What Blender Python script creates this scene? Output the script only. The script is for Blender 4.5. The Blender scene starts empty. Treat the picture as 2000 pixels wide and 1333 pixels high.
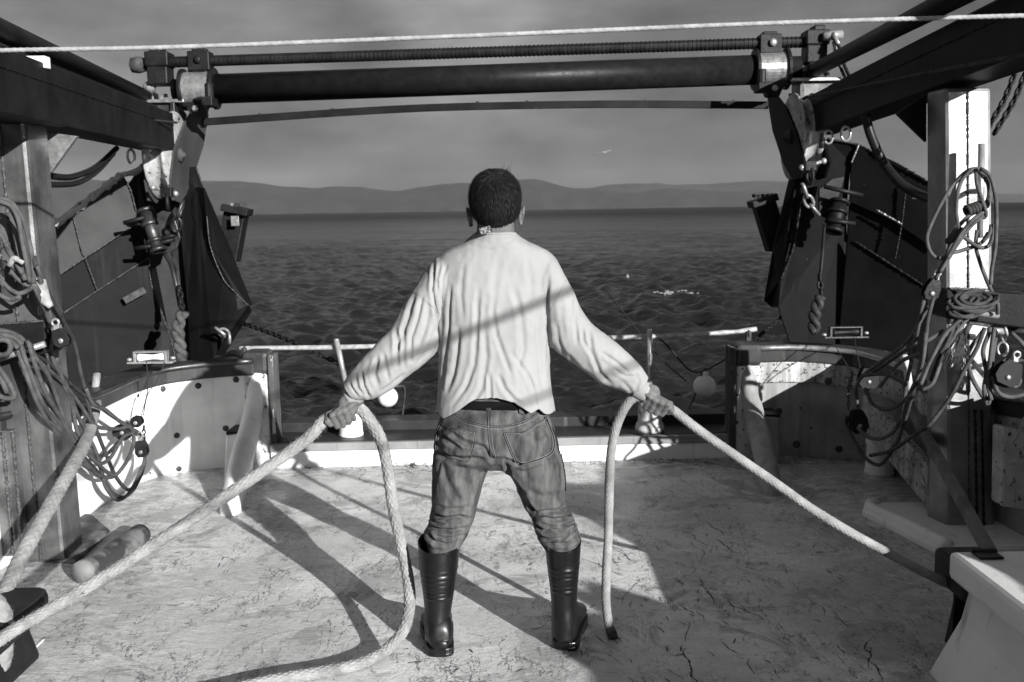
import bpy, bmesh, math, random
import numpy as np
from mathutils import Vector, noise as mnoise
from mathutils.bvhtree import BVHTree
random.seed(7); rng = np.random.default_rng(7)
SC = bpy.context.scene; COL = SC.collection
D = bpy.data
# ------------------------------------------------------------ camera
F = 1944.; H = 1.53
TH = math.radians(7.52); ROLL = math.radians(-0.9)
def _rot():
    a = math.pi/2-TH
    rx = np.array([[1,0,0],[0,math.cos(a),-math.sin(a)],[0,math.sin(a),math.cos(a)]])
    c, s = math.cos(ROLL), math.sin(ROLL)
    return rx@np.array([[c,-s,0],[s,c,0],[0,0,1]])
CM = _rot(); CP = np.array([0,0,H])
def ray(px, py): return CM@np.array([(px-1000)/F, -(py-666.5)/F, -1.])
def P(px, py, Y):
    d = ray(px, py); return CP+d*(Y/d[1])
def G(px, py, z=0.):
    d = ray(px, py); return CP+d*((z-H)/d[2])
def proj(p):
    q = (np.asarray(p)-CP)@CM
    return 1000-F*q[...,0]/q[...,2], 666.5+F*q[...,1]/q[...,2]
from mathutils import Matrix
cam = D.cameras.new('camera'); camo = D.objects.new('camera', cam); COL.objects.link(camo)
m4 = Matrix.Identity(4)
for i in range(3):
    for j in range(3): m4[i][j] = CM[i,j]
    m4[i][3] = CP[i]
camo.matrix_world = m4
cam.sensor_width = 36; cam.lens = F*36/2000; cam.clip_start = .05; cam.clip_end = 40000
cam.dof.use_dof = True; cam.dof.focus_distance = 3.45; cam.dof.aperture_fstop = 6.3
SC.camera = camo
# ------------------------------------------------------------ light
SUN_EL = math.radians(15.5); SUN_AZ = math.radians(34)      # azimuth: behind the camera, to the right
sd = Vector((-math.sin(SUN_AZ)*math.cos(SUN_EL), math.cos(SUN_AZ)*math.cos(SUN_EL), -math.sin(SUN_EL)))
sl = D.lights.new('sun', 'SUN'); sl.energy = 5.0; sl.angle = math.radians(.5); sl.color = (1,.995,.985)
so = D.objects.new('sun', sl); COL.objects.link(so); so.rotation_euler = sd.to_track_quat('-Z','Y').to_euler()
w = D.worlds.new('World'); SC.world = w; w.use_nodes = True
wt = w.node_tree; wt.nodes.clear()
def wn(t, **k):
    n = wt.nodes.new(t)
    for a, b in k.items(): setattr(n, a, b)
    return n
sky = wn('ShaderNodeTexSky', sky_type='NISHITA', sun_disc=False, sun_elevation=SUN_EL, sun_rotation=math.pi-SUN_AZ)
sky.dust_density = 2.0; sky.air_density = 1.0
bw = wn('ShaderNodeRGBToBW'); wt.links.new(sky.outputs[0], bw.inputs[0])
tc = wn('ShaderNodeTexCoord'); sep = wn('ShaderNodeSeparateXYZ'); wt.links.new(tc.outputs['Generated'], sep.inputs[0])
mp = wn('ShaderNodeMapping'); mp.inputs['Scale'].default_value = (1,1,2.4); mp.inputs['Location'].default_value = (.25,0,.1)
wt.links.new(tc.outputs['Generated'], mp.inputs[0])
nz = wn('ShaderNodeTexNoise'); nz.inputs['Scale'].default_value = 6.5; nz.inputs['Detail'].default_value = 5; nz.inputs['Roughness'].default_value = .5
wt.links.new(mp.outputs[0], nz.inputs['Vector'])
cr = wn('ShaderNodeMapRange'); cr.inputs[1].default_value = .3; cr.inputs[2].default_value = .75; cr.inputs[3].default_value = .5; cr.inputs[4].default_value = 1.6
wt.links.new(nz.outputs[0], cr.inputs[0])
gr = wn('ShaderNodeMapRange'); gr.interpolation_type = 'SMOOTHSTEP'    # overcast bank: duller towards the horizon
gr.inputs[1].default_value = 0.0; gr.inputs[2].default_value = .3; gr.inputs[3].default_value = .8; gr.inputs[4].default_value = 1.15
wt.links.new(sep.outputs[2], gr.inputs[0])
def wmul(a, b):
    n = wn('ShaderNodeMath', operation='MULTIPLY'); wt.links.new(a, n.inputs[0]); wt.links.new(b, n.inputs[1]); return n.outputs[0]
pw = wn('ShaderNodeMath', operation='POWER'); wt.links.new(bw.outputs[0], pw.inputs[0]); pw.inputs[1].default_value = .45   # thin cloud evens out the dome
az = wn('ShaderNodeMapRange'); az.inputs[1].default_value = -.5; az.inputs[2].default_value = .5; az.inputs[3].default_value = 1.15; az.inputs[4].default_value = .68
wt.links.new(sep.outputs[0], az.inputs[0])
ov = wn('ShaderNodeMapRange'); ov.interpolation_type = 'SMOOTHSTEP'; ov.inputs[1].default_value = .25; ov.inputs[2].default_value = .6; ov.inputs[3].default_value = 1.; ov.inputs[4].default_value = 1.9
wt.links.new(sep.outputs[2], ov.inputs[0])      # sky brightened overhead to lift the fill on the deck
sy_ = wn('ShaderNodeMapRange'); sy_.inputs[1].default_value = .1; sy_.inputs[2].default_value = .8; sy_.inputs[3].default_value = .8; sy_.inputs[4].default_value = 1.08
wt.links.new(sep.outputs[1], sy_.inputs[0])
dp = wn('ShaderNodeVectorMath', operation='DOT_PRODUCT'); dp.inputs[1].default_value = tuple(float(q) for q in ray(960,-10)/np.linalg.norm(ray(960,-10))); wt.links.new(tc.outputs['Generated'], dp.inputs[0])
br_ = wn('ShaderNodeMapRange'); br_.interpolation_type = 'SMOOTHSTEP'; br_.inputs[1].default_value = .988; br_.inputs[2].default_value = 1.; br_.inputs[3].default_value = 1.; br_.inputs[4].default_value = 1.75; wt.links.new(dp.outputs['Value'], br_.inputs[0])
pw_ = pw; pw = wn('ShaderNodeMath', operation='MULTIPLY'); wt.links.new(pw_.outputs[0], pw.inputs[0]); wt.links.new(br_.outputs[0], pw.inputs[1])    # a thinner, brighter patch of cloud
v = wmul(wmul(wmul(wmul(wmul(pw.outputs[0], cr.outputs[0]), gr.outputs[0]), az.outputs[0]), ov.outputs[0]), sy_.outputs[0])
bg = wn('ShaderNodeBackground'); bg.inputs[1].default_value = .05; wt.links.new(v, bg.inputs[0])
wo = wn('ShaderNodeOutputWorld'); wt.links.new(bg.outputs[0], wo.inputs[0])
SC.view_settings.view_transform = 'Standard'; SC.view_settings.look = 'None'; SC.view_settings.exposure = .88; SC.view_settings.gamma = 1
# ------------------------------------------------------------ materials (the photograph is black and white: every colour is a grey)
def mat(name, c1, c2=None, scale=6, rough=.6, metal=0., bump=.0, bscale=60, chips=None, streak=None, rvar=.0, stretch=(1,1,1), spec=.22, contrast=(.35,.65), coat=0, specks=None):
    m = D.materials.new(name); m.use_nodes = True; t = m.node_tree; N = t.nodes; L = t.links
    b = N['Principled BSDF']; b.inputs['Roughness'].default_value = rough; b.inputs['Metallic'].default_value = metal
    b.inputs['Specular IOR Level'].default_value = spec; b.inputs['Coat Weight'].default_value = coat
    geo = N.new('ShaderNodeNewGeometry'); mpn = N.new('ShaderNodeMapping'); mpn.inputs['Scale'].default_value = stretch
    L.new(geo.outputs['Position'], mpn.inputs[0]); pos = mpn.outputs[0]
    def noi(s, det=6, r=.6, src=None):
        n = N.new('ShaderNodeTexNoise'); n.inputs['Scale'].default_value = s; n.inputs['Detail'].default_value = det; n.inputs['Roughness'].default_value = r
        L.new(src or pos, n.inputs['Vector']); return n.outputs[0]
    def rng_(x, a, c, lo=0., hi=1.):
        n = N.new('ShaderNodeMapRange'); n.inputs[1].default_value = a; n.inputs[2].default_value = c; n.inputs[3].default_value = lo; n.inputs[4].default_value = hi
        L.new(x, n.inputs[0]); return n.outputs[0]
    def mix(f, a, c):
        n = N.new('ShaderNodeMix'); n.data_type = 'FLOAT'
        L.new(f, n.inputs[0])
        for k, x in ((2, a), (3, c)):
            if isinstance(x, (int, float)): n.inputs[k].default_value = x
            else: L.new(x, n.inputs[k])
        return n.outputs[0]
    c2 = c1 if c2 is None else c2
    n1 = noi(scale)
    val = mix(rng_(n1, contrast[0], contrast[1]), c1, c2)
    if streak:          # (colour, scale, lo, hi): runs of dirt down the surface
        mp2 = N.new('ShaderNodeMapping'); mp2.inputs['Scale'].default_value = (1,1,.08); L.new(geo.outputs['Position'], mp2.inputs[0])
        val = mix(rng_(noi(streak[1], 4, .6, mp2.outputs[0]), streak[2], streak[3]), val, streak[0])
    hgt = noi(bscale, 5, .65)
    if chips:           # (colour, scale, threshold): flaked paint with a hard rim
        cn = noi(chips[1], 8, .7); cf = rng_(cn, chips[2], chips[2]+.02)
        val = mix(cf, val, chips[0])
        mm = N.new('ShaderNodeMath'); mm.operation = 'MULTIPLY_ADD'; L.new(cf, mm.inputs[0]); mm.inputs[1].default_value = -.8; L.new(hgt, mm.inputs[2]); hgt = mm.outputs[0]
    if specks:
        vo = N.new('ShaderNodeTexVoronoi'); vo.inputs['Scale'].default_value = specks[1]; vo.inputs['Randomness'].default_value = 1; L.new(pos, vo.inputs['Vector'])
        val = mix(rng_(vo.outputs['Distance'], specks[2], specks[2]*.7), val, specks[0])
    cb = N.new('ShaderNodeCombineColor')
    for i in range(3): L.new(val, cb.inputs[i])
    L.new(cb.outputs[0], b.inputs['Base Color'])
    if rvar: L.new(rng_(noi(scale*2.3), .3, .7, max(.03, rough-rvar), rough+rvar), b.inputs['Roughness'])
    if bump:
        bn = N.new('ShaderNodeBump'); bn.inputs['Strength'].default_value = bump; bn.inputs['Distance'].default_value = .004
        L.new(hgt, bn.inputs['Height']); L.new(bn.outputs[0], b.inputs['Normal'])
    return m
M = dict(
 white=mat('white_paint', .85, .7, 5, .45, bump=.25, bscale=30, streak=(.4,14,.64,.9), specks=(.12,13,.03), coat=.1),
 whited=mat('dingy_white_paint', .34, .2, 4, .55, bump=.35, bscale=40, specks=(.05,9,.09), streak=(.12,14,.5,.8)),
 whitechip=mat('chipped_white_paint', .66, .42, 6, .55, bump=.7, bscale=40, chips=(.05,30,.585), streak=(.22,18,.55,.8)),
 chipband=mat('flaking_white_band', .5, .3, 8, .6, bump=.9, bscale=50, chips=(.06,40,.562), streak=(.12,16,.45,.75)),
 oldwood=mat('splintered_dark_wood', .1, .03, 9, .85, bump=1, bscale=60, chips=(.5,13,.6), stretch=(1,1,.25)),
 cap=mat('dark_cap_paint', .05, .025, 7, .42, bump=.3, bscale=50, streak=(.2,25,.62,.8), chips=(.3,30,.68)),
 steel=mat('galvanised_steel', .1, .04, 7, .42, metal=.75, bump=.25, bscale=70, streak=(.1,22,.5,.8), rvar=.1),
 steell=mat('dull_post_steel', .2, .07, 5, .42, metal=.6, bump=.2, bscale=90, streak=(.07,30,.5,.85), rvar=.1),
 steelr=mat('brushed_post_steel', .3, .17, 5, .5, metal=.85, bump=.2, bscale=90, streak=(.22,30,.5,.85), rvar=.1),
 shiny=mat('stainless_steel', .45, .3, 20, .3, metal=.5, bump=.1, bscale=60),
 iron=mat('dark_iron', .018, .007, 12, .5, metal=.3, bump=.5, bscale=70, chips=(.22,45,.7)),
 rust=mat('rusted_iron', .08, .03, 20, .7, metal=.2, bump=.9, bscale=80),
 arm=mat('tarred_girder_paint', .014, .006, 6, .5, spec=.1, bump=.35, bscale=40, chips=(.1,14,.69)),
 roller=mat('greased_black_tube', .012, .007, 12, .42, spec=.15, bump=.45, bscale=30, rvar=.1, chips=(.2,60,.72)),
 rubber=mat('black_rubber', .018, .01, 12, .6, bump=.3, bscale=50, chips=(.2,30,.72)),
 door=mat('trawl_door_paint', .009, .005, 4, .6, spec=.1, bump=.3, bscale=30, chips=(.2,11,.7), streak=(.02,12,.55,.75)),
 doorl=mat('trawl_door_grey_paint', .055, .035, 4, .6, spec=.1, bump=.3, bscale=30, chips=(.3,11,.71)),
 doorr=mat('trawl_door_shaded_paint', .006, .003, 4, .6, spec=.08, bump=.3, bscale=30, chips=(.09,11,.68)),  # shade of the right door and block put into the colour
 weld=mat('weld_bead', .12, .03, 60, .5, metal=.3, bump=1, bscale=160),
 sheave=mat('worn_sheave', .45, .3, 20, .4, metal=.2, bump=.5, bscale=40, chips=(.04,26,.57)),
 band=mat('worn_bearing_band', .36, .2, 30, .4, metal=.6, bump=.2, bscale=40, streak=(.1,30,.55,.8)),
 sill=mat('sill_rubber', .035, .018, 5, .45, bump=.3, bscale=30, streak=(.14,15,.6,.8)),
 silledge=mat('sill_lip', .26, .18, 6, .5, bump=.2, bscale=30, streak=(.1,20,.62,.8)),
 rope=mat('pale_braided_rope', .36, .2, 18, .85, bump=.9, bscale=300, chips=(.05,34,.66)),
 rope2=mat('greyer_braided_rope', .34, .2, 14, .85, bump=.9, bscale=300, chips=(.07,30,.69)),
 cord=mat('dull_cord', .1, .05, 20, .75, bump=.6, bscale=260),
 cordd=mat('dark_cord', .06, .025, 20, .75, bump=.6, bscale=260),
 line=mat('pale_line', .4, .24, 30, .7, bump=.7, bscale=300),
 wire=mat('dark_wire', .04, .02, 30, .5, bump=.6, bscale=300),
 hose=mat('black_hose', .015, .01, 10, .4),
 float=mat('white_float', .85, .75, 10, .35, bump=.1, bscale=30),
 boxw=mat('moulded_box', .78, .66, 3, .5, bump=.3, bscale=90, streak=(.25,8,.58,.8), specks=(.08,18,.035)),
 wood=mat('weathered_wood', .16, .08, 8, .75, bump=.7, bscale=50, stretch=(1,1,.2)),
 stained=mat('stained_tube', .17, .04, 9, .55, bump=.4, bscale=40, contrast=(.42,.58)),
 shirt=mat('pale_cotton', .31, .27, 5, .9, bump=.35, bscale=420, specks=(.09,11,.022), spec=.1),
 shirtd=mat('sweater_seam', .3, .22, 40, .9, spec=.1),
 skin=mat('weathered_skin', .14, .085, 26, .55, bump=.6, bscale=130),
 hair=mat('dark_hair', .007, .013, 60, .7, spec=.12),
 hairl=mat('hair_shine', .045, .02, 60, .7, spec=.2),
 denim=mat('faded_denim', .14, .022, 34, .9, bump=.7, bscale=320, stretch=(1,1,.22), spec=.1, contrast=(.3,.7)),
 denimd=mat('dark_denim_seam', .02, .01, 40, .9, spec=.1),
 stitch=mat('pale_thread', .22, .16, 40, .8, spec=.1),
 leather=mat('black_belt', .006, .004, 10, .8, spec=.1),
 boot=mat('black_rubber_boot', .006, .004, 10, .36, bump=.08, bscale=20, rvar=.08, spec=.45),
 railm=mat('scuffed_rail', .5, .25, 30, .35, metal=.15, bump=.3, bscale=60, spec=.6),
 tag=mat('printed_label', .3, .04, 160, .7, contrast=(.48,.52)),
 weed=mat('dead_weed', .05, .02, 30, .8),
 gull=mat('gull_feathers', .3, .22, 4, .8),
)
# ------------------------------------------------------------ mesh helpers
def mesh_obj(name, verts, faces, m, parent=None, smooth=False, bevel=0, sub=0, solid=0):
    off = np.zeros(3)
    if parent is not None:
        q = parent
        while q is not None: off += np.array(q.location); q = q.parent
    me = D.meshes.new(name); vs = np.asarray(verts, float)-off
    me.from_pydata(vs.tolist(), [], faces); me.materials.append(m if not isinstance(m, str) else M[m])
    if smooth: me.polygons.foreach_set('use_smooth', [True]*len(me.polygons))
    me.update()
    o = D.objects.new(name, me); COL.objects.link(o); o.parent = parent
    if solid:
        md = o.modifiers.new('solid','SOLIDIFY'); md.thickness = solid; md.offset = 0
    if bevel:
        md = o.modifiers.new('bevel','BEVEL'); md.width = bevel; md.segments = 2; md.limit_method = 'ANGLE'; md.angle_limit = .6
    if sub:
        md = o.modifiers.new('sub','SUBSURF'); md.levels = sub; md.render_levels = sub
    return o
def tag(o, label, cat, group=None, kind=None):
    o['label'] = label; o['category'] = cat
    if group: o['group'] = group
    if kind: o['kind'] = kind
    return o
def thing(name, loc, label, cat, group=None):
    o = D.objects.new(name, None); COL.objects.link(o); o.location = tuple(float(a) for a in loc); o.empty_display_size = .1
    return tag(o, label, cat, group)
def V(*a): return np.array(a, float)
def nrm(v): v = np.asarray(v, float); return v/max(1e-9, np.linalg.norm(v))
def spline(pts, step=.02, closed=False):
    p = np.asarray(pts, float); n = len(p)
    if n < 3 and not closed:
        k = max(2, int(np.linalg.norm(p[1]-p[0])/step)+1); s = np.linspace(0,1,k)[:,None]; return p[0]*(1-s)+p[1]*s
    out = []
    for i in range(n if closed else n-1):
        p1, p2 = p[i], p[(i+1)%n]
        p0 = p[(i-1)%n] if (closed or i > 0) else 2*p1-p2
        p3 = p[(i+2)%n] if (closed or i < n-2) else 2*p2-p1
        k = max(2, int(np.linalg.norm((p2-p1)[:3])/step))
        t = np.arange(k)[:,None]/k
        # centripetal-ish: plain Catmull-Rom with slightly short tangents
        m1, m2 = (p2-p0)*.45, (p3-p1)*.45
        out.append((2*t**3-3*t**2+1)*p1+(t**3-2*t**2+t)*m1+(-2*t**3+3*t**2)*p2+(t**3-t**2)*m2)
    if not closed: out.append(p[-1:])
    return np.concatenate(out)
def frames(c, closed=False):
    t = np.gradient(c, axis=0) if not closed else np.roll(c,-1,0)-np.roll(c,1,0)
    t /= np.maximum(1e-9, np.linalg.norm(t, axis=1))[:,None]
    u = np.cross(t[0], [0,1,0]); 
    if np.linalg.norm(u) < .2: u = np.cross(t[0], [0,0,1])
    u = nrm(u); U = [u]
    for i in range(1, len(c)):
        u = u-t[i]*np.dot(u, t[i]); u = nrm(u); U.append(u)
    U = np.array(U); return t, U, np.cross(t, U)
class MB:
    def __init__(s): s.v = []; s.f = []; s.n = 0
    def add(s, v, f):
        v = np.asarray(v, float).reshape(-1,3); s.v.append(v); s.f += [tuple(int(i)+s.n for i in q) for q in f]; s.n += len(v); return s
    def rings(s, R, cap=True, closed=False):       # R: (k, n, 3)
        R = np.asarray(R); k, n = R.shape[:2]; f = []
        for i in range(k if closed else k-1):
            a, b = i*n, ((i+1)%k)*n
            for j in range(n):
                j2 = (j+1)%n; f.append((a+j, a+j2, b+j2, b+j))
        if cap and not closed: f += [tuple(range(n-1,-1,-1)), tuple(range((k-1)*n, k*n))]
        return s.add(R.reshape(-1,3), f)
    def tube(s, pts, r, n=10, step=None, cap=True, closed=False, rb=None):
        c = np.asarray(pts, float)
        r = np.broadcast_to(np.asarray(r, float), (len(c),)); rb2 = r if rb is None else np.broadcast_to(np.asarray(rb, float), (len(c),))
        if step:
            q = spline(np.c_[c, r, rb2], step, closed); c, r, rb2 = q[:,:3], q[:,3], q[:,4]
        t, U, W = frames(c, closed); a = np.arange(n)/n*2*math.pi
        R = c[:,None]+U[:,None]*(np.cos(a)[None,:,None]*r[:,None,None])+W[:,None]*(np.sin(a)[None,:,None]*rb2[:,None,None])
        return s.rings(R, cap, closed)
    def box(s, c, size, ax=None):
        c = np.asarray(c, float); h = np.asarray(size, float)/2
        A = np.eye(3) if ax is None else np.array([nrm(a) for a in ax])
        v = [c+A[0]*x*h[0]+A[1]*y*h[1]+A[2]*z*h[2] for z in (-1,1) for y in (-1,1) for x in (-1,1)]
        return s.add(v, [(0,2,3,1),(4,5,7,6),(0,1,5,4),(2,6,7,3),(0,4,6,2),(1,3,7,5)])
    def beam(s, a, b, w, h, up=(0,0,1)):
        a, b = np.asarray(a,float), np.asarray(b,float); d = nrm(b-a); x = nrm(np.cross(d, up)); z = np.cross(x, d)
        return s.box((a+b)/2, (w, np.linalg.norm(b-a), h), (x, d, z))
    def prism(s, poly, ext):
        p = np.asarray(poly, float); n = len(p); e = np.asarray(ext, float)
        v = np.r_[p, p+e]; f = [tuple(range(n)), tuple(range(2*n-1, n-1, -1))]+[(i, i+n, (i+1)%n+n, (i+1)%n) for i in range(n)]
        return s.add(v, f)
    def lathe(s, o, ax, prof, n=24, cap=True):
        o = np.asarray(o, float); ax = nrm(ax); u = nrm(np.cross(ax, [0,1,.1])); w_ = np.cross(ax, u); a = np.arange(n)/n*2*math.pi
        R = [o+ax*t+ (u*np.cos(a)[:,None]+w_*np.sin(a)[:,None])*max(r,1e-4) for t, r in prof]
        return s.rings(np.array(R), cap)
    def ell(s, c, r, n=16, k=10, ax=None):
        A = np.eye(3) if ax is None else np.array([nrm(a) for a in ax]); c = np.asarray(c,float); R = []
        for i in range(k+1):
            th = math.pi*i/k; q = max(math.sin(th), 1e-3); a = np.arange(n)/n*2*math.pi
            R.append(c+(A[0]*r[0]*q)*np.cos(a)[:,None]+(A[1]*r[1]*q)*np.sin(a)[:,None]+A[2]*r[2]*math.cos(th))
        return s.rings(np.array(R))
    def torus(s, c, R_, r, ax, n=20, k=8, sx=1.):
        ax = nrm(ax); u = nrm(np.cross(ax, [0,.1,1])); w_ = np.cross(ax, u); a = np.arange(n)/n*2*math.pi
        pts = np.asarray(c)+u*np.cos(a)[:,None]*R_+w_*np.sin(a)[:,None]*R_*sx
        return s.tube(pts, r, k, closed=True)
    def out(s, name, m, parent=None, **k):
        return mesh_obj(name, np.concatenate(s.v), s.f, m, parent, **k)
def recalc(o):
    bm = bmesh.new(); bm.from_mesh(o.data); bmesh.ops.recalc_face_normals(bm, faces=bm.faces); bm.to_mesh(o.data); bm.free(); return o
def voxel(mb, size, smooth=4, fac=.5):
    me = D.meshes.new('tmp'); me.from_pydata(np.concatenate(mb.v).tolist(), [], mb.f); 
    bm = bmesh.new(); bm.from_mesh(me); 
    bm.to_mesh(me); bm.free()
    o = D.objects.new('tmp', me); COL.objects.link(o)
    r = o.modifiers.new('r','REMESH'); r.mode = 'VOXEL'; r.voxel_size = size
    q = o.modifiers.new('s','SMOOTH'); q.iterations = smooth; q.factor = fac
    dg = bpy.context.evaluated_depsgraph_get(); e = o.evaluated_get(dg); m2 = D.meshes.new_from_object(e)
    D.objects.remove(o); D.meshes.remove(me); return m2
def getv(me):
    a = np.empty(len(me.vertices)*3, np.float32); me.vertices.foreach_get('co', a); return a.reshape(-1,3).astype(float)
def getn(me):
    a = np.empty(len(me.vertices)*3, np.float32); me.vertex_normals.foreach_get('vector', a); return a.reshape(-1,3).astype(float)
def setv(me, v): me.vertices.foreach_set('co', np.asarray(v, np.float32).ravel()); me.update()
def seg_dist(px, py, poly):
    d = np.full(px.shape, 1e9); s_at = np.zeros(px.shape); poly = np.asarray(poly, float)
    L = np.r_[0, np.cumsum(np.hypot(*np.diff(poly, axis=0).T))]
    for i in range(len(poly)-1):
        a, b = poly[i], poly[i+1]; ab = b-a; t = np.clip(((px-a[0])*ab[0]+(py-a[1])*ab[1])/(ab@ab), 0, 1)
        q = np.hypot(px-a[0]-t*ab[0], py-a[1]-t*ab[1]); w_ = q < d; d = np.where(w_, q, d); s_at = np.where(w_, (L[i]+t*(L[i+1]-L[i]))/L[-1], s_at)
    return d, s_at
def folds(me, fl, ymin=-2, side=-1):
    """press creases into the camera-facing cloth: list of (pixel polyline, width px, depth mm (+ valley, - ridge))"""
    v = getv(me); n = getn(me); px, py = proj(v); w_ = np.clip(-n[:,1]*2.5+.35, 0, 1); disp = np.zeros(len(v))
    for poly, wd, dep in fl:
        d, s = seg_dist(px, py, poly); e = np.minimum(1, np.minimum(s, 1-s)*5+.25)
        disp += dep*.001*e*(np.exp(-(d/wd)**2)-.45*np.exp(-((d-1.9*wd)/wd)**2))
    v += n*(-disp*w_)[:,None]; setv(me, v)
def wrinkle(me, amp, sc, seed=0, stretch=(1,1,1), mask=None):
    v = getv(me); n = getn(me); st = np.array(stretch)*sc
    d = np.array([mnoise.noise(Vector(q)) for q in (v*st+seed)])
    if mask is not None: d = d*mask(v)
    setv(me, v+n*(d*amp)[:,None])
def obj_from(me, name, m, parent, smooth=True):
    off = np.zeros(3); q = parent
    while q is not None: off += np.array(q.location); q = q.parent
    setv(me, getv(me)-off); me.materials.clear(); me.materials.append(M[m] if isinstance(m, str) else m)
    me.polygons.foreach_set('use_smooth', [smooth]*len(me.polygons)); me.name = name
    o = D.objects.new(name, me); COL.objects.link(o); o.parent = parent; return o
# braided rope: the strands are real relief on the tube
def braid(name, pts, r, m, parent=None, strands=6, pitch=.055, amp=.13, step=.0035, n=36, fuzz=0):
    c = spline(pts, .02); L = np.r_[0, np.cumsum(np.linalg.norm(np.diff(c, axis=0), axis=1))]
    k = int(L[-1]/step); s = np.linspace(0, L[-1], k); c = np.stack([np.interp(s, L, c[:,i]) for i in range(3)], 1)
    for _ in range(6): c[1:-1] = (c[:-2]+c[1:-1]*2+c[2:])/4
    t, U, W = frames(c); a = np.arange(n)/n; A, S = np.meshgrid(a, s)
    p, q = strands*A+S/pitch, strands*A-S/pitch
    h1, h2 = np.abs(np.sin(math.pi*p)), np.abs(np.sin(math.pi*q))
    top = (np.floor(p)+np.floor(q)) % 2
    h = np.where(top > .5, h1*(.75+.25*h2), h2*(.75+.25*h1))
    rr = r*(1-amp+amp*1.6*h**.6)*(1+.025*np.sin(S*21)+.02*rng.standard_normal(S.shape))
    R = c[:,None]+U[:,None]*(np.cos(A*2*math.pi)*rr)[...,None]+W[:,None]*(np.sin(A*2*math.pi)*rr)[...,None]
    b = MB(); b.rings(R)
    if fuzz:
        idx = rng.integers(2, k-2, fuzz); an = rng.random(fuzz)*2*math.pi
        for i, x in zip(idx, an):
            d = U[i]*math.cos(x)+W[i]*math.sin(x); p0 = c[i]+d*r*.95; g = t[i]*rng.normal()*.6+d*.8+rng.normal(size=3)*.3
            w2 = np.cross(g, d); w2 = nrm(w2)*.0007; p1 = p0+nrm(g)*r*rng.uniform(.3,.7)
            b.add([p0-w2, p0+w2, p1], [(0,1,2)])
    return b.out(name, m, parent, smooth=True)
def cordmesh(name, pxs, r, m, parent, n=7, step=.02):
    b = MB(); b.tube([P(*q) if not isinstance(q, np.ndarray) else q for q in pxs], r, n, step=step); return b.out(name, m, parent, smooth=True)
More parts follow.
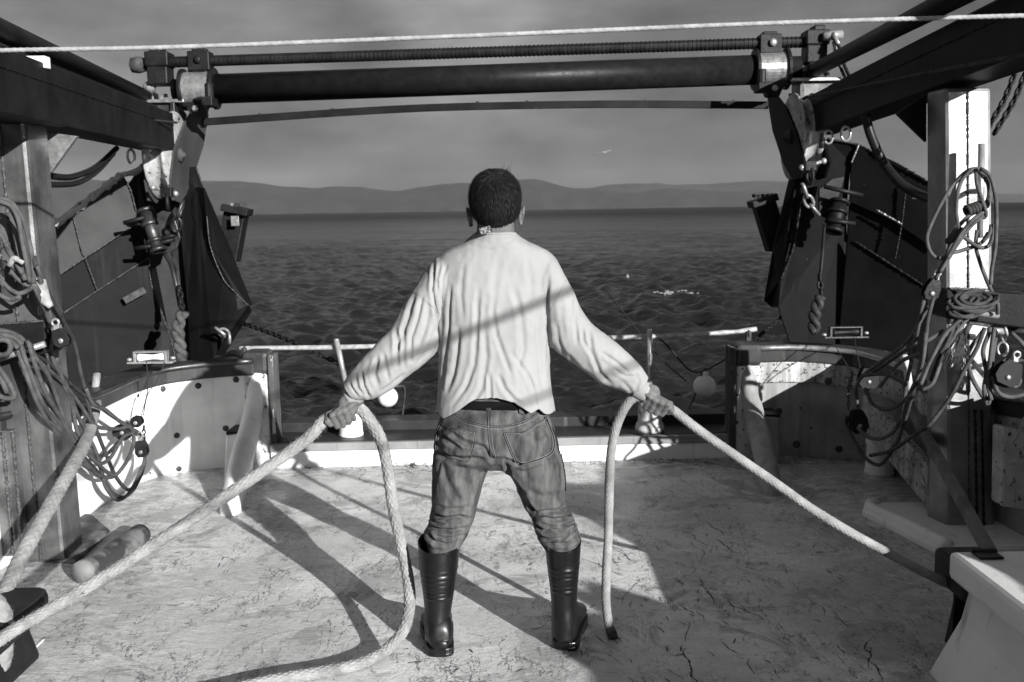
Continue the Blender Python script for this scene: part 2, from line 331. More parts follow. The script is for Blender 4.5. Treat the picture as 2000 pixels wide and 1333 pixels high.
# ------------------------------------------------------------ sea, hills, haze
SEA = -1.05
def build_sea():
    # rings of growing size round the boat; denser astern
    r = np.concatenate([np.linspace(.5, 8, 8)[:-1], 8*np.exp(np.linspace(0, math.log(40), 1050))[:-1], 320*np.exp(np.linspace(0, math.log(34), 150))])
    a1 = np.linspace(-36, 36, 640); a = np.radians(np.concatenate([a1, np.linspace(38, 322, 60)[1:-1]]))
    A, R = np.meshgrid(a, r); X = R*np.sin(A); Y = R*np.cos(A)
    dr = np.gradient(r)[:,None]*np.ones_like(A); dl = np.maximum(dr, R*np.where(A < math.radians(36.5), .002, .085))
    Z = np.zeros_like(X); g = np.random.default_rng(3)
    for i in range(84):
        lam = .2*2**g.uniform(0, 3.2); th = g.normal(0, .85)+.3; k = 2*math.pi/lam
        amp = lam*.0125*g.uniform(.4,1.3)*(1 if lam < 1.6 else .7)
        ph = k*(X*math.sin(th)+Y*math.cos(th))+g.uniform(0, 6.28)
        fade = np.clip((lam/dl-2.5)/3, 0, 1)
        Z += amp*fade*(1.7*np.exp(np.sin(ph)-1)-.8)
    # the wake: long smooth arcs curling off the quarter
    for cx, cy, lam, am in ((6, 2, 1.5, .035), (-8, 4, 1.9, .022)):
        d = np.hypot(X-cx, (Y-cy)*.8); Z += am*np.exp(-((Y-17)/9)**2)*np.sin(2*math.pi*d/lam)*np.clip((lam/dl-2.5)/3,0,1)
    Z *= (1+.45*np.sin(X*.11+1)*np.sin(Y*.07))
    n = len(a); k = len(r); v = np.stack([X, Y, Z+SEA], -1).reshape(-1,3)
    i = np.arange(k-1)[:,None]*n; j = np.arange(n)[None]; j2 = (j+1) % n
    f = np.stack([i+j, i+n+j, i+n+j2, i+j2], -1).reshape(-1,4)
    me = D.meshes.new('sea'); me.vertices.add(len(v)); me.vertices.foreach_set('co', v.astype(np.float32).ravel())
    me.loops.add(f.size); me.loops.foreach_set('vertex_index', f.astype(np.int32).ravel())
    me.polygons.add(len(f)); me.polygons.foreach_set('loop_start', np.arange(0, f.size, 4, dtype=np.int32)); me.polygons.foreach_set('use_smooth', np.ones(len(f), bool))
    me.update(calc_edges=True); me.validate()
    m = D.materials.new('sea_water'); m.use_nodes = True; t = m.node_tree; N, L = t.nodes, t.links; b = N['Principled BSDF']
    b.inputs['Base Color'].default_value = (.01,.01,.01,1); b.inputs['Roughness'].default_value = .14; b.inputs['IOR'].default_value = 1.34
    g_ = N.new('ShaderNodeNewGeometry'); hs = None
    for sc, st in ((.05, 14.), (.22, 4.), (1.2, 1.), (4.5, .4), (13, .12)):
        mp_ = N.new('ShaderNodeMapping'); mp_.inputs['Scale'].default_value = (.6*sc, sc, sc); L.new(g_.outputs['Position'], mp_.inputs[0])
        no = N.new('ShaderNodeTexNoise'); no.inputs['Scale'].default_value = 1; no.inputs['Detail'].default_value = 4; L.new(mp_.outputs[0], no.inputs['Vector'])
        mm = N.new('ShaderNodeMath'); mm.operation = 'MULTIPLY'; L.new(no.outputs[0], mm.inputs[0]); mm.inputs[1].default_value = st
        if hs is None: hs = mm.outputs[0]
        else:
            ad = N.new('ShaderNodeMath'); L.new(hs, ad.inputs[0]); L.new(mm.outputs[0], ad.inputs[1]); hs = ad.outputs[0]
    ln_ = N.new('ShaderNodeVectorMath'); ln_.operation = 'LENGTH'; L.new(g_.outputs['Position'], ln_.inputs[0])      # ruffled water far off gives back less of the sky
    mr_ = N.new('ShaderNodeMapRange'); mr_.inputs[1].default_value = 25; mr_.inputs[2].default_value = 350; mr_.inputs[3].default_value = .5; mr_.inputs[4].default_value = .16; L.new(ln_.outputs['Value'], mr_.inputs[0]); L.new(mr_.outputs[0], b.inputs['Specular IOR Level'])
    mq_ = N.new('ShaderNodeMapRange'); mq_.inputs[1].default_value = 40; mq_.inputs[2].default_value = 400; mq_.inputs[3].default_value = .13; mq_.inputs[4].default_value = .4; L.new(ln_.outputs['Value'], mq_.inputs[0]); L.new(mq_.outputs[0], b.inputs['Roughness'])
    bn = N.new('ShaderNodeBump'); bn.inputs['Strength'].default_value = .9; bn.inputs['Distance'].default_value = .2
    L.new(hs, bn.inputs['Height']); L.new(bn.outputs[0], b.inputs['Normal'])
    me.materials.append(m); o = D.objects.new('sea', me); COL.objects.link(o); o['kind'] = 'structure'
build_sea()
hm = mat('hill_scrub', .022, .006, .01, .9, bump=0)
def hills(name, dist, ridge, depth, seed):
    xs = np.linspace(ridge[0][0], ridge[-1][0], 240); ys = np.interp(xs, [q[0] for q in ridge], [q[1] for q in ridge])
    k = np.ones(5)/5; ys = np.convolve(np.pad(ys, 2, 'edge'), k, 'valid')+np.array([2.2*mnoise.noise(Vector((x*.03, seed, 0)))+1.*mnoise.noise(Vector((x*.09, seed, 3))) for x in xs])
    rows = []; g = np.random.default_rng(seed)
    for j in range(16):
        u = j/15; s = math.sin(math.pi*min(1, u*1.0)); row = []
        for i, (px, py) in enumerate(zip(xs, ys)):
            p = P(px, py, dist); hh = p[2]-SEA
            hgt = hh*(s**.8)*(1+.16*mnoise.noise(Vector((px*.02, u*4, seed)))*(1-s))
            row.append((p[0]*(1+(u-.5)*.0), dist+(u-.5)*depth, SEA-.5+hgt))
        rows.append(row)
    v = np.array(rows).reshape(-1,3); n = len(xs)
    f = [(j*n+i, j*n+i+1, (j+1)*n+i+1, (j+1)*n+i) for j in range(15) for i in range(n-1)]
    o = mesh_obj(name, v, f, hm, None, smooth=True); o['kind'] = 'structure'
hills('hills', 6800, [(-1200,400),(-600,380),(-200,350),(100,345),(300,360),(400,357),(470,352),(560,366),(640,367),(700,361),(755,377),(820,366),(900,355),(950,360),(1040,347),(1080,356),(1108,373),(1160,364),(1230,380),(1300,366),(1400,374),(1500,374),(1620,385),(1800,392),(2100,400),(2600,400)], 1100, 1)
hills('far_hills', 8300, [(-1300,395),(-300,372),(200,352),(330,358),(410,352),(480,358),(560,378),(700,388),(900,388),(1000,384),(1120,376),(1190,358),(1260,358),(1340,362),(1420,357),(1500,352),(1600,360),(1800,372),(2000,380),(2300,392),(2900,405)], 900, 5)
hz = MB(); hz.box((0, 4000, 290), (26000, 15500, 2*300+0)); hz.v[0][:,2] = np.where(hz.v[0][:,2] < 0, SEA-1.2, 420)
hzm = D.materials.new('haze_air'); hzm.use_nodes = True; hzm.node_tree.nodes.remove(hzm.node_tree.nodes['Principled BSDF'])
pv = hzm.node_tree.nodes.new('ShaderNodeVolumePrincipled'); pv.inputs['Color'].default_value = (.85,.85,.85,1); pv.inputs['Density'].default_value = .000025; pv.inputs['Anisotropy'].default_value = 0
hzm.node_tree.links.new(pv.outputs[0], hzm.node_tree.nodes['Material Output'].inputs['Volume'])
ho = hz.out('haze', hzm); ho['kind'] = 'stuff'
# ------------------------------------------------------------ deck
def deck_material():
    m = D.materials.new('worn_deck_paint'); m.use_nodes = True; t = m.node_tree; N, L = t.nodes, t.links; b = N['Principled BSDF']
    g = N.new('ShaderNodeNewGeometry')
    def mp(s, rz=0):
        n = N.new('ShaderNodeMapping'); n.inputs['Scale'].default_value = s; n.inputs['Rotation'].default_value = (0,0,rz); L.new(g.outputs['Position'], n.inputs[0]); return n.outputs[0]
    def noi(src, s, d=6, r=.6, dist=0):
        n = N.new('ShaderNodeTexNoise'); n.inputs['Scale'].default_value = s; n.inputs['Detail'].default_value = d; n.inputs['Roughness'].default_value = r; n.inputs['Distortion'].default_value = dist
        L.new(src, n.inputs['Vector']); return n.outputs[0]
    def rg(x, a, c, lo=0., hi=1.):
        n = N.new('ShaderNodeMapRange'); n.inputs[1].default_value = a; n.inputs[2].default_value = c; n.inputs[3].default_value = lo; n.inputs[4].default_value = hi; L.new(x, n.inputs[0]); return n.outputs[0]
    def ma(op, x, y):
        n = N.new('ShaderNodeMath'); n.operation = op
        for i, q in enumerate((x, y)):
            if isinstance(q, (int, float)): n.inputs[i].default_value = q
            else: L.new(q, n.inputs[i])
        return n.outputs[0]
    def mx(f, a, c):
        n = N.new('ShaderNodeMix'); n.data_type = 'FLOAT'; L.new(f, n.inputs[0])
        for k, x in ((2,a),(3,c)):
            if isinstance(x, (int,float)): n.inputs[k].default_value = x
            else: L.new(x, n.inputs[k])
        return n.outputs[0]
    iso = mp((1,1,1)); lng = mp((5,1,1), .12); crs = mp((1,1.5,1), .3); crs2 = mp((2.0,1,1), -.5)
    big = noi(iso, .9, 5, .6, .6); mid = noi(crs, 3.2, 7, .68, .4); fine = noi(crs, 30, 8, .78, .6); fl = noi(lng, 20, 6, .7)
    val = mx(rg(big, .42, .6), .8, .56)
    val = mx(rg(noi(iso, 2.4, 8, .72, .8), .52, .58, 0, .85), val, .36); val = mx(rg(noi(iso, 5.5, 9, .75, 1.2), .6, .63, 0, .7), val, .16)
    val = mx(ma('MULTIPLY', rg(noi(crs2, 30, 8, .8), .55, .7, 0, .8), rg(noi(iso, 1.1, 4, .6), .4, .6)), val, .2)
    val = mx(rg(mid, .5, .7), val, .52)
    val = mx(ma('MULTIPLY', rg(fine, .52, .7, 0, .7), rg(noi(iso, 1.9, 5, .7), .4, .62, .25, 1)), val, .26)
    val = mx(rg(noi(iso, 60, 4, .7), .56, .72, 0, .6), val, .2)
    val = mx(ma('MULTIPLY', rg(noi(iso, 42, 9, .85), .54, .68, 0, .5), rg(noi(iso, 1.5, 6, .65, .4), .42, .56)), val, .17)
    # dark flecks and scuffs
    val = mx(ma('MULTIPLY', rg(noi(crs, 34, 3, .5, 1.2), .67, .7), rg(noi(iso, 1.4, 4, .6), .52, .6)), val, .05)
    val = mx(ma('MULTIPLY', rg(fl, .64, .69), rg(noi(iso, 1.3, 3), .45, .6)), val, .07)
    # hairline cracks in patches
    for s, rz, k in ((3.1, .3, .010),):
        vo = N.new('ShaderNodeTexVoronoi'); vo.feature = 'DISTANCE_TO_EDGE'; vo.inputs['Scale'].default_value = s
        wv = N.new('ShaderNodeVectorMath'); wv.operation = 'ADD'; src = mp((1.8,.7,1), rz)
        nn = N.new('ShaderNodeTexNoise'); nn.inputs['Scale'].default_value = 9; nn.inputs['Detail'].default_value = 6; L.new(iso, nn.inputs['Vector'])
        sc_ = N.new('ShaderNodeVectorMath'); sc_.operation = 'SCALE'; sc_.inputs['Scale'].default_value = .32; L.new(nn.outputs['Color'], sc_.inputs[0])
        L.new(src, wv.inputs[0]); L.new(sc_.outputs[0], wv.inputs[1]); L.new(wv.outputs[0], vo.inputs['Vector'])
        ck = ma('MULTIPLY', rg(vo.outputs['Distance'], k, k*.4), rg(noi(iso, 2.1, 4, .7), .6, .66)); val = mx(ck, val, .1)
    for (sx, sy, rz, lo) in ((3.2,.9,.35,.47), (6,1.6,-.5,.49), (2.2,1.2,1.2,.52)):      # wandering hairlines, only here and there
        c_ = noi(mp((sx, sy, 1), rz), 1.6, 9, .62, .3); dd = ma('ABSOLUTE', ma('SUBTRACT', c_, .5), 0)
        val = mx(ma('MULTIPLY', rg(dd, .005, .002), rg(noi(iso, 1.7+sx*.2, 4, .7), lo, lo+.05)), val, .05)
    # grime gathered along the stern gutter; mottled darker tone towards the sides
    sp = N.new('ShaderNodeSeparateXYZ'); L.new(g.outputs['Position'], sp.inputs[0])
    gut = rg(ma('ADD', sp.outputs[1], ma('MULTIPLY', noi(iso, 5, 5), .5)), 5.75, 6.15)
    sid = rg(ma('ADD', ma('ABSOLUTE', sp.outputs[0], 0), ma('MULTIPLY', noi(iso, 4, 5), .6)), 1.1, 2.5, 0, .8)
    val = mx(ma('MULTIPLY', gut, rg(noi(crs, 14, 6, .7), .4, .6)), val, .07)
    val = mx(ma('MULTIPLY', sid, rg(noi(crs, 11, 9, .8), .42, .58)), val, .17)
    cb = N.new('ShaderNodeCombineColor')
    for i in range(3): L.new(val, cb.inputs[i])
    L.new(cb.outputs[0], b.inputs['Base Color'])
    L.new(rg(noi(iso, 1.6, 7, .7, .5), .4, .62, .22, .55), b.inputs['Roughness'])
    h = ma('ADD', ma('MULTIPLY', fine, .6), ma('ADD', ma('MULTIPLY', mid, 1.3), ma('MULTIPLY', noi(iso, 90, 4, .7), .35)))
    bn = N.new('ShaderNodeBump'); bn.inputs['Strength'].default_value = .8; bn.inputs['Distance'].default_value = .011; L.new(h, bn.inputs['Height']); L.new(bn.outputs[0], b.inputs['Normal'])
    return m
M['deck'] = deck_material()
LB = [(-1.55,5.92),(-1.8,5.9),(-2.05,5.8),(-2.17,5.6),(-2.2,4.95),(-2.27,4.0),(-2.35,2.5),(-2.4,0),(-2.4,-3)]
RB = [(1.46,5.98),(1.75,5.98),(2.05,5.88),(2.17,5.6),(2.2,5.18),(2.27,4.4),(2.33,3.5),(2.4,2),(2.42,0),(2.42,-3)]
dk = [(x,y,0) for x,y in LB]+[(x,y,0) for x,y in reversed(RB)]
bm_ = MB(); bm_.prism(dk, (0,0,-.06)); o = bm_.out('deck', 'deck'); recalc(o); o['kind'] = 'structure'
b = MB()
for i in range(46):      # long cracks and drag marks in the paint, worst to the right of the man
    x, y = (rng.uniform(.25,1.25), rng.uniform(2.95,4.5)) if i < 34 else (rng.uniform(-1.4,1.2), rng.uniform(3,5.6)); an = rng.normal(1.95,.22); L_ = rng.uniform(.06,.34); n_ = max(5, int(L_/.012)); w0 = rng.uniform(.0012,.0034)
    pts = []; a_ = an
    for k in range(n_): a_ += rng.normal()*.22+(an-a_)*.2; x += .012*math.cos(a_); y += .012*math.sin(a_); pts.append((x,y))
    R = []
    for k, (px_, py_) in enumerate(pts): ww = w0*(.3+.7*math.sin(math.pi*(k+.5)/n_))*rng.uniform(.3,1.4); R += [(px_-ww,py_,.0016),(px_+ww,py_,.0016)]
    b.add(R, [(2*k,2*k+1,2*k+3,2*k+2) for k in range(n_-1)])
b.out('paint_cracks', 'weed', o)
hull = MB(); hp = [(-1.5,6.4),(-1.95,6.3),(-2.35,6.0),(-2.45,5.2),(-2.55,2.5),(-2.6,-3)]; hp = hp+[(-x,y) for x,y in reversed(hp)]
top_ = [(x,y,-.065) for x,y in hp]; bot_ = [(x*.86,y*.96,-1.7) for x,y in hp]
hull.rings(np.array([top_, bot_])); o = hull.out('hull', 'white'); recalc(o); o['kind'] = 'structure'
# ------------------------------------------------------------ bulwarks
def polyoff(pl, d):
    p = np.array(pl, float); t = np.gradient(p, axis=0); t /= np.linalg.norm(t, axis=1)[:,None]
    return p+np.c_[-t[:,1], t[:,0]]*d
def bulwark(pl, hts, side, label, cat):
    root = thing('bulwark', (pl[3][0], pl[3][1], 0), label, cat, None)
    q = spline(np.c_[np.array(pl), hts], .08); h = q[:,2]; pl = q[:,:2]
    s = 1 if side < 0 else -1      # outward offset sign
    inn = pl; outp = polyoff(pl, .08 if side > 0 else -.08)
    def wall(p_in, p_out, z0, z1, bm):
        R = [[(a[0],a[1],zz0),(b[0],b[1],zz0),(b[0],b[1],zz1),(a[0],a[1],zz1)] for a, b, zz0, zz1 in zip(p_in, p_out, z0, z1)]
        bm.rings(np.array(R))
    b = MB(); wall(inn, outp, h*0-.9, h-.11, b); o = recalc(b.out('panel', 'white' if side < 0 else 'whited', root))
    o2 = -1 if side > 0 else 1
    i2 = polyoff(pl, o2*.035); x2 = polyoff(pl, -o2*.15)
    b = MB(); wall(i2, x2, h-.11, h-.012, b); recalc(b.out('cap_rail', 'cap', root, bevel=.008))
    pr = polyoff(pl, o2*.05)
    b = MB(); b.tube(np.c_[pr, h-.02], .017, 10); b.out('rubbing_tube', 'steel' if side < 0 else 'band', root, smooth=True)
    if side > 0:
        i3 = polyoff(pl, o2*.02); b = MB(); wall(i3, inn, h-.24, h-.112, b); recalc(b.out('flaking_band', 'chipband', root, bevel=.006))
    return root
LH = [.68,.67,.655,.64,.64,.72,.85,1.0,1.05]
RH = [.70,.70,.68,.66,.65,.68,.8,.85,.85,.85]
lbw = bulwark(LB, LH, -1, 'white stern bulwark with a row of round bolt heads, sunlit on the left side', 'bulwark')
rbw = bulwark(RB, RH, 1, 'shaded bulwark with flaking white band under its rail, right of the stern opening', 'bulwark')
for px, py, Y in ((318,760,5.62),(387,754,5.83),(461,742,5.88),(345,851,5.68),(441,837,5.86),(349,916,5.7),(269,773,5.45),(291,925,5.55)):
    # bolt heads sit on the panel
    q = P(px, py, Y); pl = spline(np.c_[np.array(LB), LH], .02)
    d = ray(px, py); best = None
    for i in range(len(pl)-1):
        a, c = pl[i,:2], pl[i+1,:2]; e = c-a; A_ = np.array([[d[0], -e[0]],[d[1], -e[1]]]); 
        if abs(np.linalg.det(A_)) < 1e-9: continue
        s_, u_ = np.linalg.solve(A_, a)
        if 0 <= u_ <= 1 and s_ > 0: best = (CP+d*s_, nrm((-e[1], e[0], 0))); 
    if best is not None:
        pt, nn = best; nn = nn if np.dot(nn, -d) > 0 else -nn
        b = MB(); b.lathe(pt-nn*.002, nn, [(0,.019),(.004,.019),(.008,.012),(.009,.004)], 14); b.out('bolt_head', 'rust', lbw, smooth=True)
for px, py in ((1617,745),(1555,868),(1638,877),(1520,803)):
    b = MB(); b.lathe(P(px,py,5.86), (0,-1,0), [(0,.022),(.01,.022),(.013,.012),(.014,.003)], 12); b.out('bolt_head', 'rust', rbw, smooth=True)
# flaking stringer low on the right side
b = MB(); b.beam(P(1690,800,5.6), P(1850,985,4.5), .05, .2); b.out('stringer', 'chipband', rbw, bevel=.01)
# stern corner posts
def stern_post(x0, side, label):
    root = thing('stern_post', (x0, 5.9, 0), label, 'post')
    b = MB(); b.box((x0, 5.99, .27), (.15, .17, .62)); b.out('post_body', 'whitechip', root, bevel=.02)
    b = MB(); b.box((x0, 5.99, .64), (.16, .18, .14)); b.out('post_cap', 'cap', root, bevel=.03)
    b = MB(); b.box((x0-side*.095, 5.965, .36), (.035, .15, .66)); b.out('edge_timber', 'oldwood', root, bevel=.008)
    foot = (G(450,1000) if side < 0 else G(1508,962)); k0 = V(x0, 5.93, .52); k1 = V(x0+side*.02, 5.84, .3)
    b = MB(); b.tube([k0+V(0,.02,.12), k0, k1, (k1*.45+foot*.55)+V(0,0,.02), foot+V(0,0,.0), foot+V(0,-.03,-.08)], [.045,.05,.06,.062,.055,.05], 14, step=.04, rb=[.03,.04,.06,.08,.07,.06])
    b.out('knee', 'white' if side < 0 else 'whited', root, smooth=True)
    return root
lsp = stern_post(-1.545, -1, 'peeling white stern corner post on the left of the opening, with a sloping knee')
rsp = stern_post(1.42, 1, 'peeling stern corner post on the right of the opening, with a curved shaded knee')
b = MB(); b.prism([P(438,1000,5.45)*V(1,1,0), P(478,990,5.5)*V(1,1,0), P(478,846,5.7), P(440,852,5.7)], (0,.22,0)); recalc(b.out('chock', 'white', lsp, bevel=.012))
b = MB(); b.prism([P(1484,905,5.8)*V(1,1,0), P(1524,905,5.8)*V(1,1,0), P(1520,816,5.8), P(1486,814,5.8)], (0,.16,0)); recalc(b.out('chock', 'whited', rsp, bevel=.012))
for o, f, mm in ((lsp,(444,480,850),1),(rsp,(1486,1522,816),1)):
    a_, c_ = P(f[0],f[2]-2,5.72 if f[0] < 900 else 5.82), P(f[1],f[2]-6,5.72 if f[0] < 900 else 5.82)
    b = MB(); b.box((a_+c_)/2+V(0,.09,0), (abs(c_[0]-a_[0])+.01,.2,.02)); b.out('chock_top', 'iron', o, bevel=.004)
# ------------------------------------------------------------ transom
tr = thing('transom', (0,5.9,0), 'low white transom wall with a dark rubber sill across the stern', 'transom')
x0, x1 = -1.47, 1.37
def yy(x): return 5.88+(x+1.47)*.028
def strip(name, m, ya, yb, za, zb, bev=.006):
    b = MB(); k = 12; R = []
    for i in range(k+1):
        x = x0+(x1-x0)*i/k; y = yy(x); R.append([(x,y+ya,za),(x,y+yb,za),(x,y+yb,zb),(x,y+ya,zb)])
    b.rings(np.array(R)); return recalc(b.out(name, m, tr, bevel=bev))
strip('wall', 'white', 0, .5, -.9, .098); strip('lip', 'silledge', -.016, .02, .1, .15); strip('sill', 'sill', .023, .31, .1, .153); strip('ridge', 'sill', .313, .5, .1, .21)
for px, lab, f in ((686, 'smooth white bollard on the sill below the left fist', 0), (1269, 'stained white bollard with a flared foot below the right fist', 1)):
    base = P(px, 851 if not f else 836, 6.07); base[2] = .153
    r = thing('bollard', base, lab, 'bollard')
    b = MB(); b.lathe(base, (0,0,1), [(0,.075),(.01,.077),(.03,.072),(.17,.072),(.2,.066),(.205,.03)] if not f else [(0,.088),(.02,.092),(.045,.085),(.06,.074),(.17,.072),(.2,.066),(.205,.03)], 32); b.out('drum', 'float' if not f else 'whitechip', r, smooth=True)
    tp = P(657 if not f else 1269, 664 if not f else 645, 6.03)
    b = MB(); b.tube([base+V(0,0,.2), tp], .0165, 14); b.ell(tp, (.0165,.0165,.008), 12, 6); b.out('pin', 'shiny', r, smooth=True)
rl = thing('stern_rail', P(1000,668,6.1), 'thin dented steel pipe rail spanning the stern opening', 'rail')
b = MB(); pts = [(468,681),(540,680),(640,679),(760,676),(900,671),(1100,663),(1200,660),(1290,657),(1340,655),(1400,651),(1440,648),(1478,643)]
c = spline([P(x,y,6.08) for x,y in pts], .03); rr = .0135*(1+.1*np.array([mnoise.noise(Vector(q*9)) for q in c])+np.where((c[:,0] > .95), .13*np.sin(c[:,0]*40), 0))
b.tube(c, rr*1.1, 14); b.out('pipe', 'railm', rl, smooth=True)
for px, py in ((478,684),(1462,652)):
    b = MB(); q = P(px, py, 6.07); b.box(q+V(0,0,-.03), (.03,.03,.09)); b.torus(q, .019, .007, (1,0,0)); b.out('clamp', 'rust', rl, bevel=.003)
# ------------------------------------------------------------ floats
for (px, py, r_, wpts, lab) in (
    (757, 776, 20, [(773,755,6.5),(790,760,6.7),(785,820,6.9)], 'white round float half hidden behind the left sleeve'),
    (1376, 755, 22, [(1372,724,6.5),(1362,760,6.5),(1345,800,6.45),(1338,812,6.4)], 'white round float hanging from a rope right of the stern rail')):
    Yf = 6.5; c = P(px, py, Yf); R_ = r_/F*Yf*1.02; root = thing('float', c, lab, 'float', 'floats hanging behind the stern')
    b = MB(); b.ell(c, (R_,R_,R_), 28, 18); up = P(px+2, py-r_-4, Yf); b.lathe(up-V(0,0,.02), (0,0,1), [(0,.022),(.02,.02),(.035,.018),(.04,.01)], 12); b.out('ball', 'float', root, smooth=True)
    b = MB(); b.torus(up+V(0,0,.015), .014, .006, (0,1,0)); b.tube([P(*q) for q in wpts], .007, 7, step=.03); b.out('lanyard', 'cord', root, smooth=True)
t = cordmesh('rope', [(1275,655,6.15),(1300,672,6.3),(1345,722,6.5),(1372,726,6.5),(1400,712,6.4),(1445,685,6.2)], .006, 'wire', None); tag(t, 'thin dark rope slung behind the stern rail to the right float', 'rope')
t = cordmesh('rope', [(1180,560,7.4),(1240,640,7.0),(1290,700,6.8),(1340,745,6.6)], .005, 'wire', None); tag(t, 'thin dark line trailing astern behind the right bollard pin', 'rope')
def chain(name, pts, r, link, m, parent, step=None):
    c = spline(pts, .01); L = np.r_[0, np.cumsum(np.linalg.norm(np.diff(c,axis=0),axis=1))]; n = max(2, int(L[-1]/link)); b = MB()
    for i in range(n):
        s = (i+.5)*L[-1]/n; p = np.array([np.interp(s, L, c[:,k]) for k in range(3)]); q = np.array([np.interp(min(L[-1], s+.01), L, c[:,k]) for k in range(3)])
        d = nrm(q-p+1e-6); side = nrm(np.cross(d, (0,1,.3))); ax = np.cross(d, side) if i % 2 else side
        u = d; w_ = np.cross(ax, u); a = np.arange(12)/12*2*math.pi
        b.tube(p+u*np.cos(a)[:,None]*link*.66+w_*np.sin(a)[:,None]*link*.36, r, 6, closed=True)
    return b.out(name, m, parent, smooth=True)
t = chain('chain', [P(470,630,6.9), P(520,648,6.7), P(580,672,6.5), P(640,700,6.5), P(690,725,6.6), P(740,765,6.7)], .007, .034, 'iron', None); tag(t, 'dark chain hanging from the left trawl door across the water', 'chain')
t = chain('chain', [P(1535,610,6.9), P(1510,635,6.7), P(1480,660,6.5), P(1462,700,6.4)], .007, .034, 'iron', None); tag(t, 'short dark chain hanging beside the right trawl door', 'chain')
# weed and scraps in the gutter
b = MB()
for i in range(520):
    cl = rng.choice([0,1,2,3]); x = {0: rng.normal(-.62,.1), 1: rng.uniform(-1.3,1.2), 2: rng.normal(.45,.25), 3: rng.normal(-.15,.2)}[int(cl)]
    if abs(x) > 1.42: continue
    p = V(x, yy(x)-.008-abs(rng.normal())*(.05 if cl else .035), .002+abs(rng.normal())*(.012 if cl == 0 else .004)); s = rng.uniform(.004,.015)
    d = nrm(rng.normal(size=3)*V(1,1,.35)); e = nrm(rng.normal(size=3)); b.add([p, p+d*s*1.6, p+e*s*.6+V(0,0,.001)], [(0,1,2)])
for i in range(260):
    x, y = rng.uniform(-1.5,1.7), rng.uniform(4.5,5.85); p = V(x,y,.0025); s = rng.uniform(.003,.009); d = nrm(rng.normal(size=3)*V(1,1,0)); e = nrm(rng.normal(size=3)*V(1,1,.3))
    b.add([p, p+d*s*1.8, p+e*s*.6+V(0,0,.002)], [(0,1,2)])
for i in range(330):      # slivers and scuffs trodden into the paint
    x, y = (rng.normal(.75,.6), rng.uniform(2.7,5)) if i % 3 else (rng.uniform(-1.9,1.9), rng.uniform(2.8,5.8)); p = V(x,y,.0022); s = rng.uniform(.008,.05); an = rng.normal(1.9 if x > .2 else .4,.6); d = V(math.cos(an),math.sin(an),0); e = V(-d[1],d[0],0)*rng.uniform(.0008,.0034)
    b.add([p-e*.4, p+e, p+d*s+e*.8+V(0,0,.001), p+d*s*.9-e*.3], [(0,1,2,3)])
o = b.out('scraps', 'weed'); o['kind'] = 'stuff'; o['label'] = 'dead weed and scraps gathered along the foot of the transom'; o['category'] = 'debris'
# ------------------------------------------------------------ gallows
def post(name, corners_bot, corners_top, root, m='steelr'):
    R = []; cb, ct = [np.array(c) for c in (corners_bot, corners_top)]
    b = MB(); b.rings(np.array([cb, ct])); return recalc(b.out(name, m, root, bevel=.018))
def weldline(root, pts, r=.006, m='weld'):
    c = spline(pts, .006); rr = r*(1+.35*rng.standard_normal(len(c))); b = MB(); b.tube(c, np.clip(rr, r*.4, r*1.8), 6); return b.out('weld_seam', m, root, smooth=True)
gl = thing('gallows', (-2.1,4.4,0), 'steel gallows frame on the left, square post carrying a tarred girder out over the stern', 'gallows')
fr, frt = G(128,1100), P(47,228,4.28); br, brt = G(165,1072), P(92,222,4.47); w_ = V(-.235,0,0)
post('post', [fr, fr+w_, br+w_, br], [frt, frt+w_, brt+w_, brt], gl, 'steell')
weldline(gl, [fr+w_*.45+V(0,-.004,.02), frt+w_*.45+V(0,-.004,-.02)])
gr_ = thing('gallows', (2.1,4.55,0), 'steel gallows frame on the right, sunlit square post under a black girder', 'gallows')
fl_, flt = G(1850,1045), P(1845,172,4.47); bl, blt = G(1808,1025), P(1809,180,4.7); w2 = V(.225,0,0)
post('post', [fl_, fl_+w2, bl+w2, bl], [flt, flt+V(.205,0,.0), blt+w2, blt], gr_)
weldline(gr_, [fl_+w2*.45+V(0,-.003,.02), flt+w2*.45+V(0,-.003,-.02)], .0045)
for (root, a, c, dz) in ((gl, P(0,170,4.0), P(322,262,6.9), .245), (gr_, P(1935,88,4.3), P(1600,228,6.9), .25)):
    d = nrm(c-a); a2 = a-d*1.6
    b = MB(); b.beam(a2, c, .2, dz); b.out('girder', 'arm', root, bevel=.006)
    b = MB(); x = nrm(np.cross(d,(0,0,1))); s = 1 if root is gl else -1
    b.beam(a2+V(0,0,dz/2+.02), c+V(0,0,dz/2+.02)-d*.3, .06, .035); b.out('top_bar', 'arm', root, bevel=.004)
    weldline(root, [a2+x*s*.1+V(0,0,.045), c+x*s*.1+V(0,0,.045)-d*.2], .004, 'arm')
b = MB(); b.box(P(66,123,4.25), (.12,.05,.05)); b.out('bar_end', 'white', gl, bevel=.006)
for root, pl, m, Y in ((gl, [(88,258),(150,266),(98,338)], 'band', 4.5), (gr_, [(1810,185),(1752,222),(1810,278)], 'arm', 4.72)):
    b = MB(); b.prism([P(*q, Y) for q in pl], (0,.03,0)); recalc(b.out('gusset', m, root, bevel=.004))
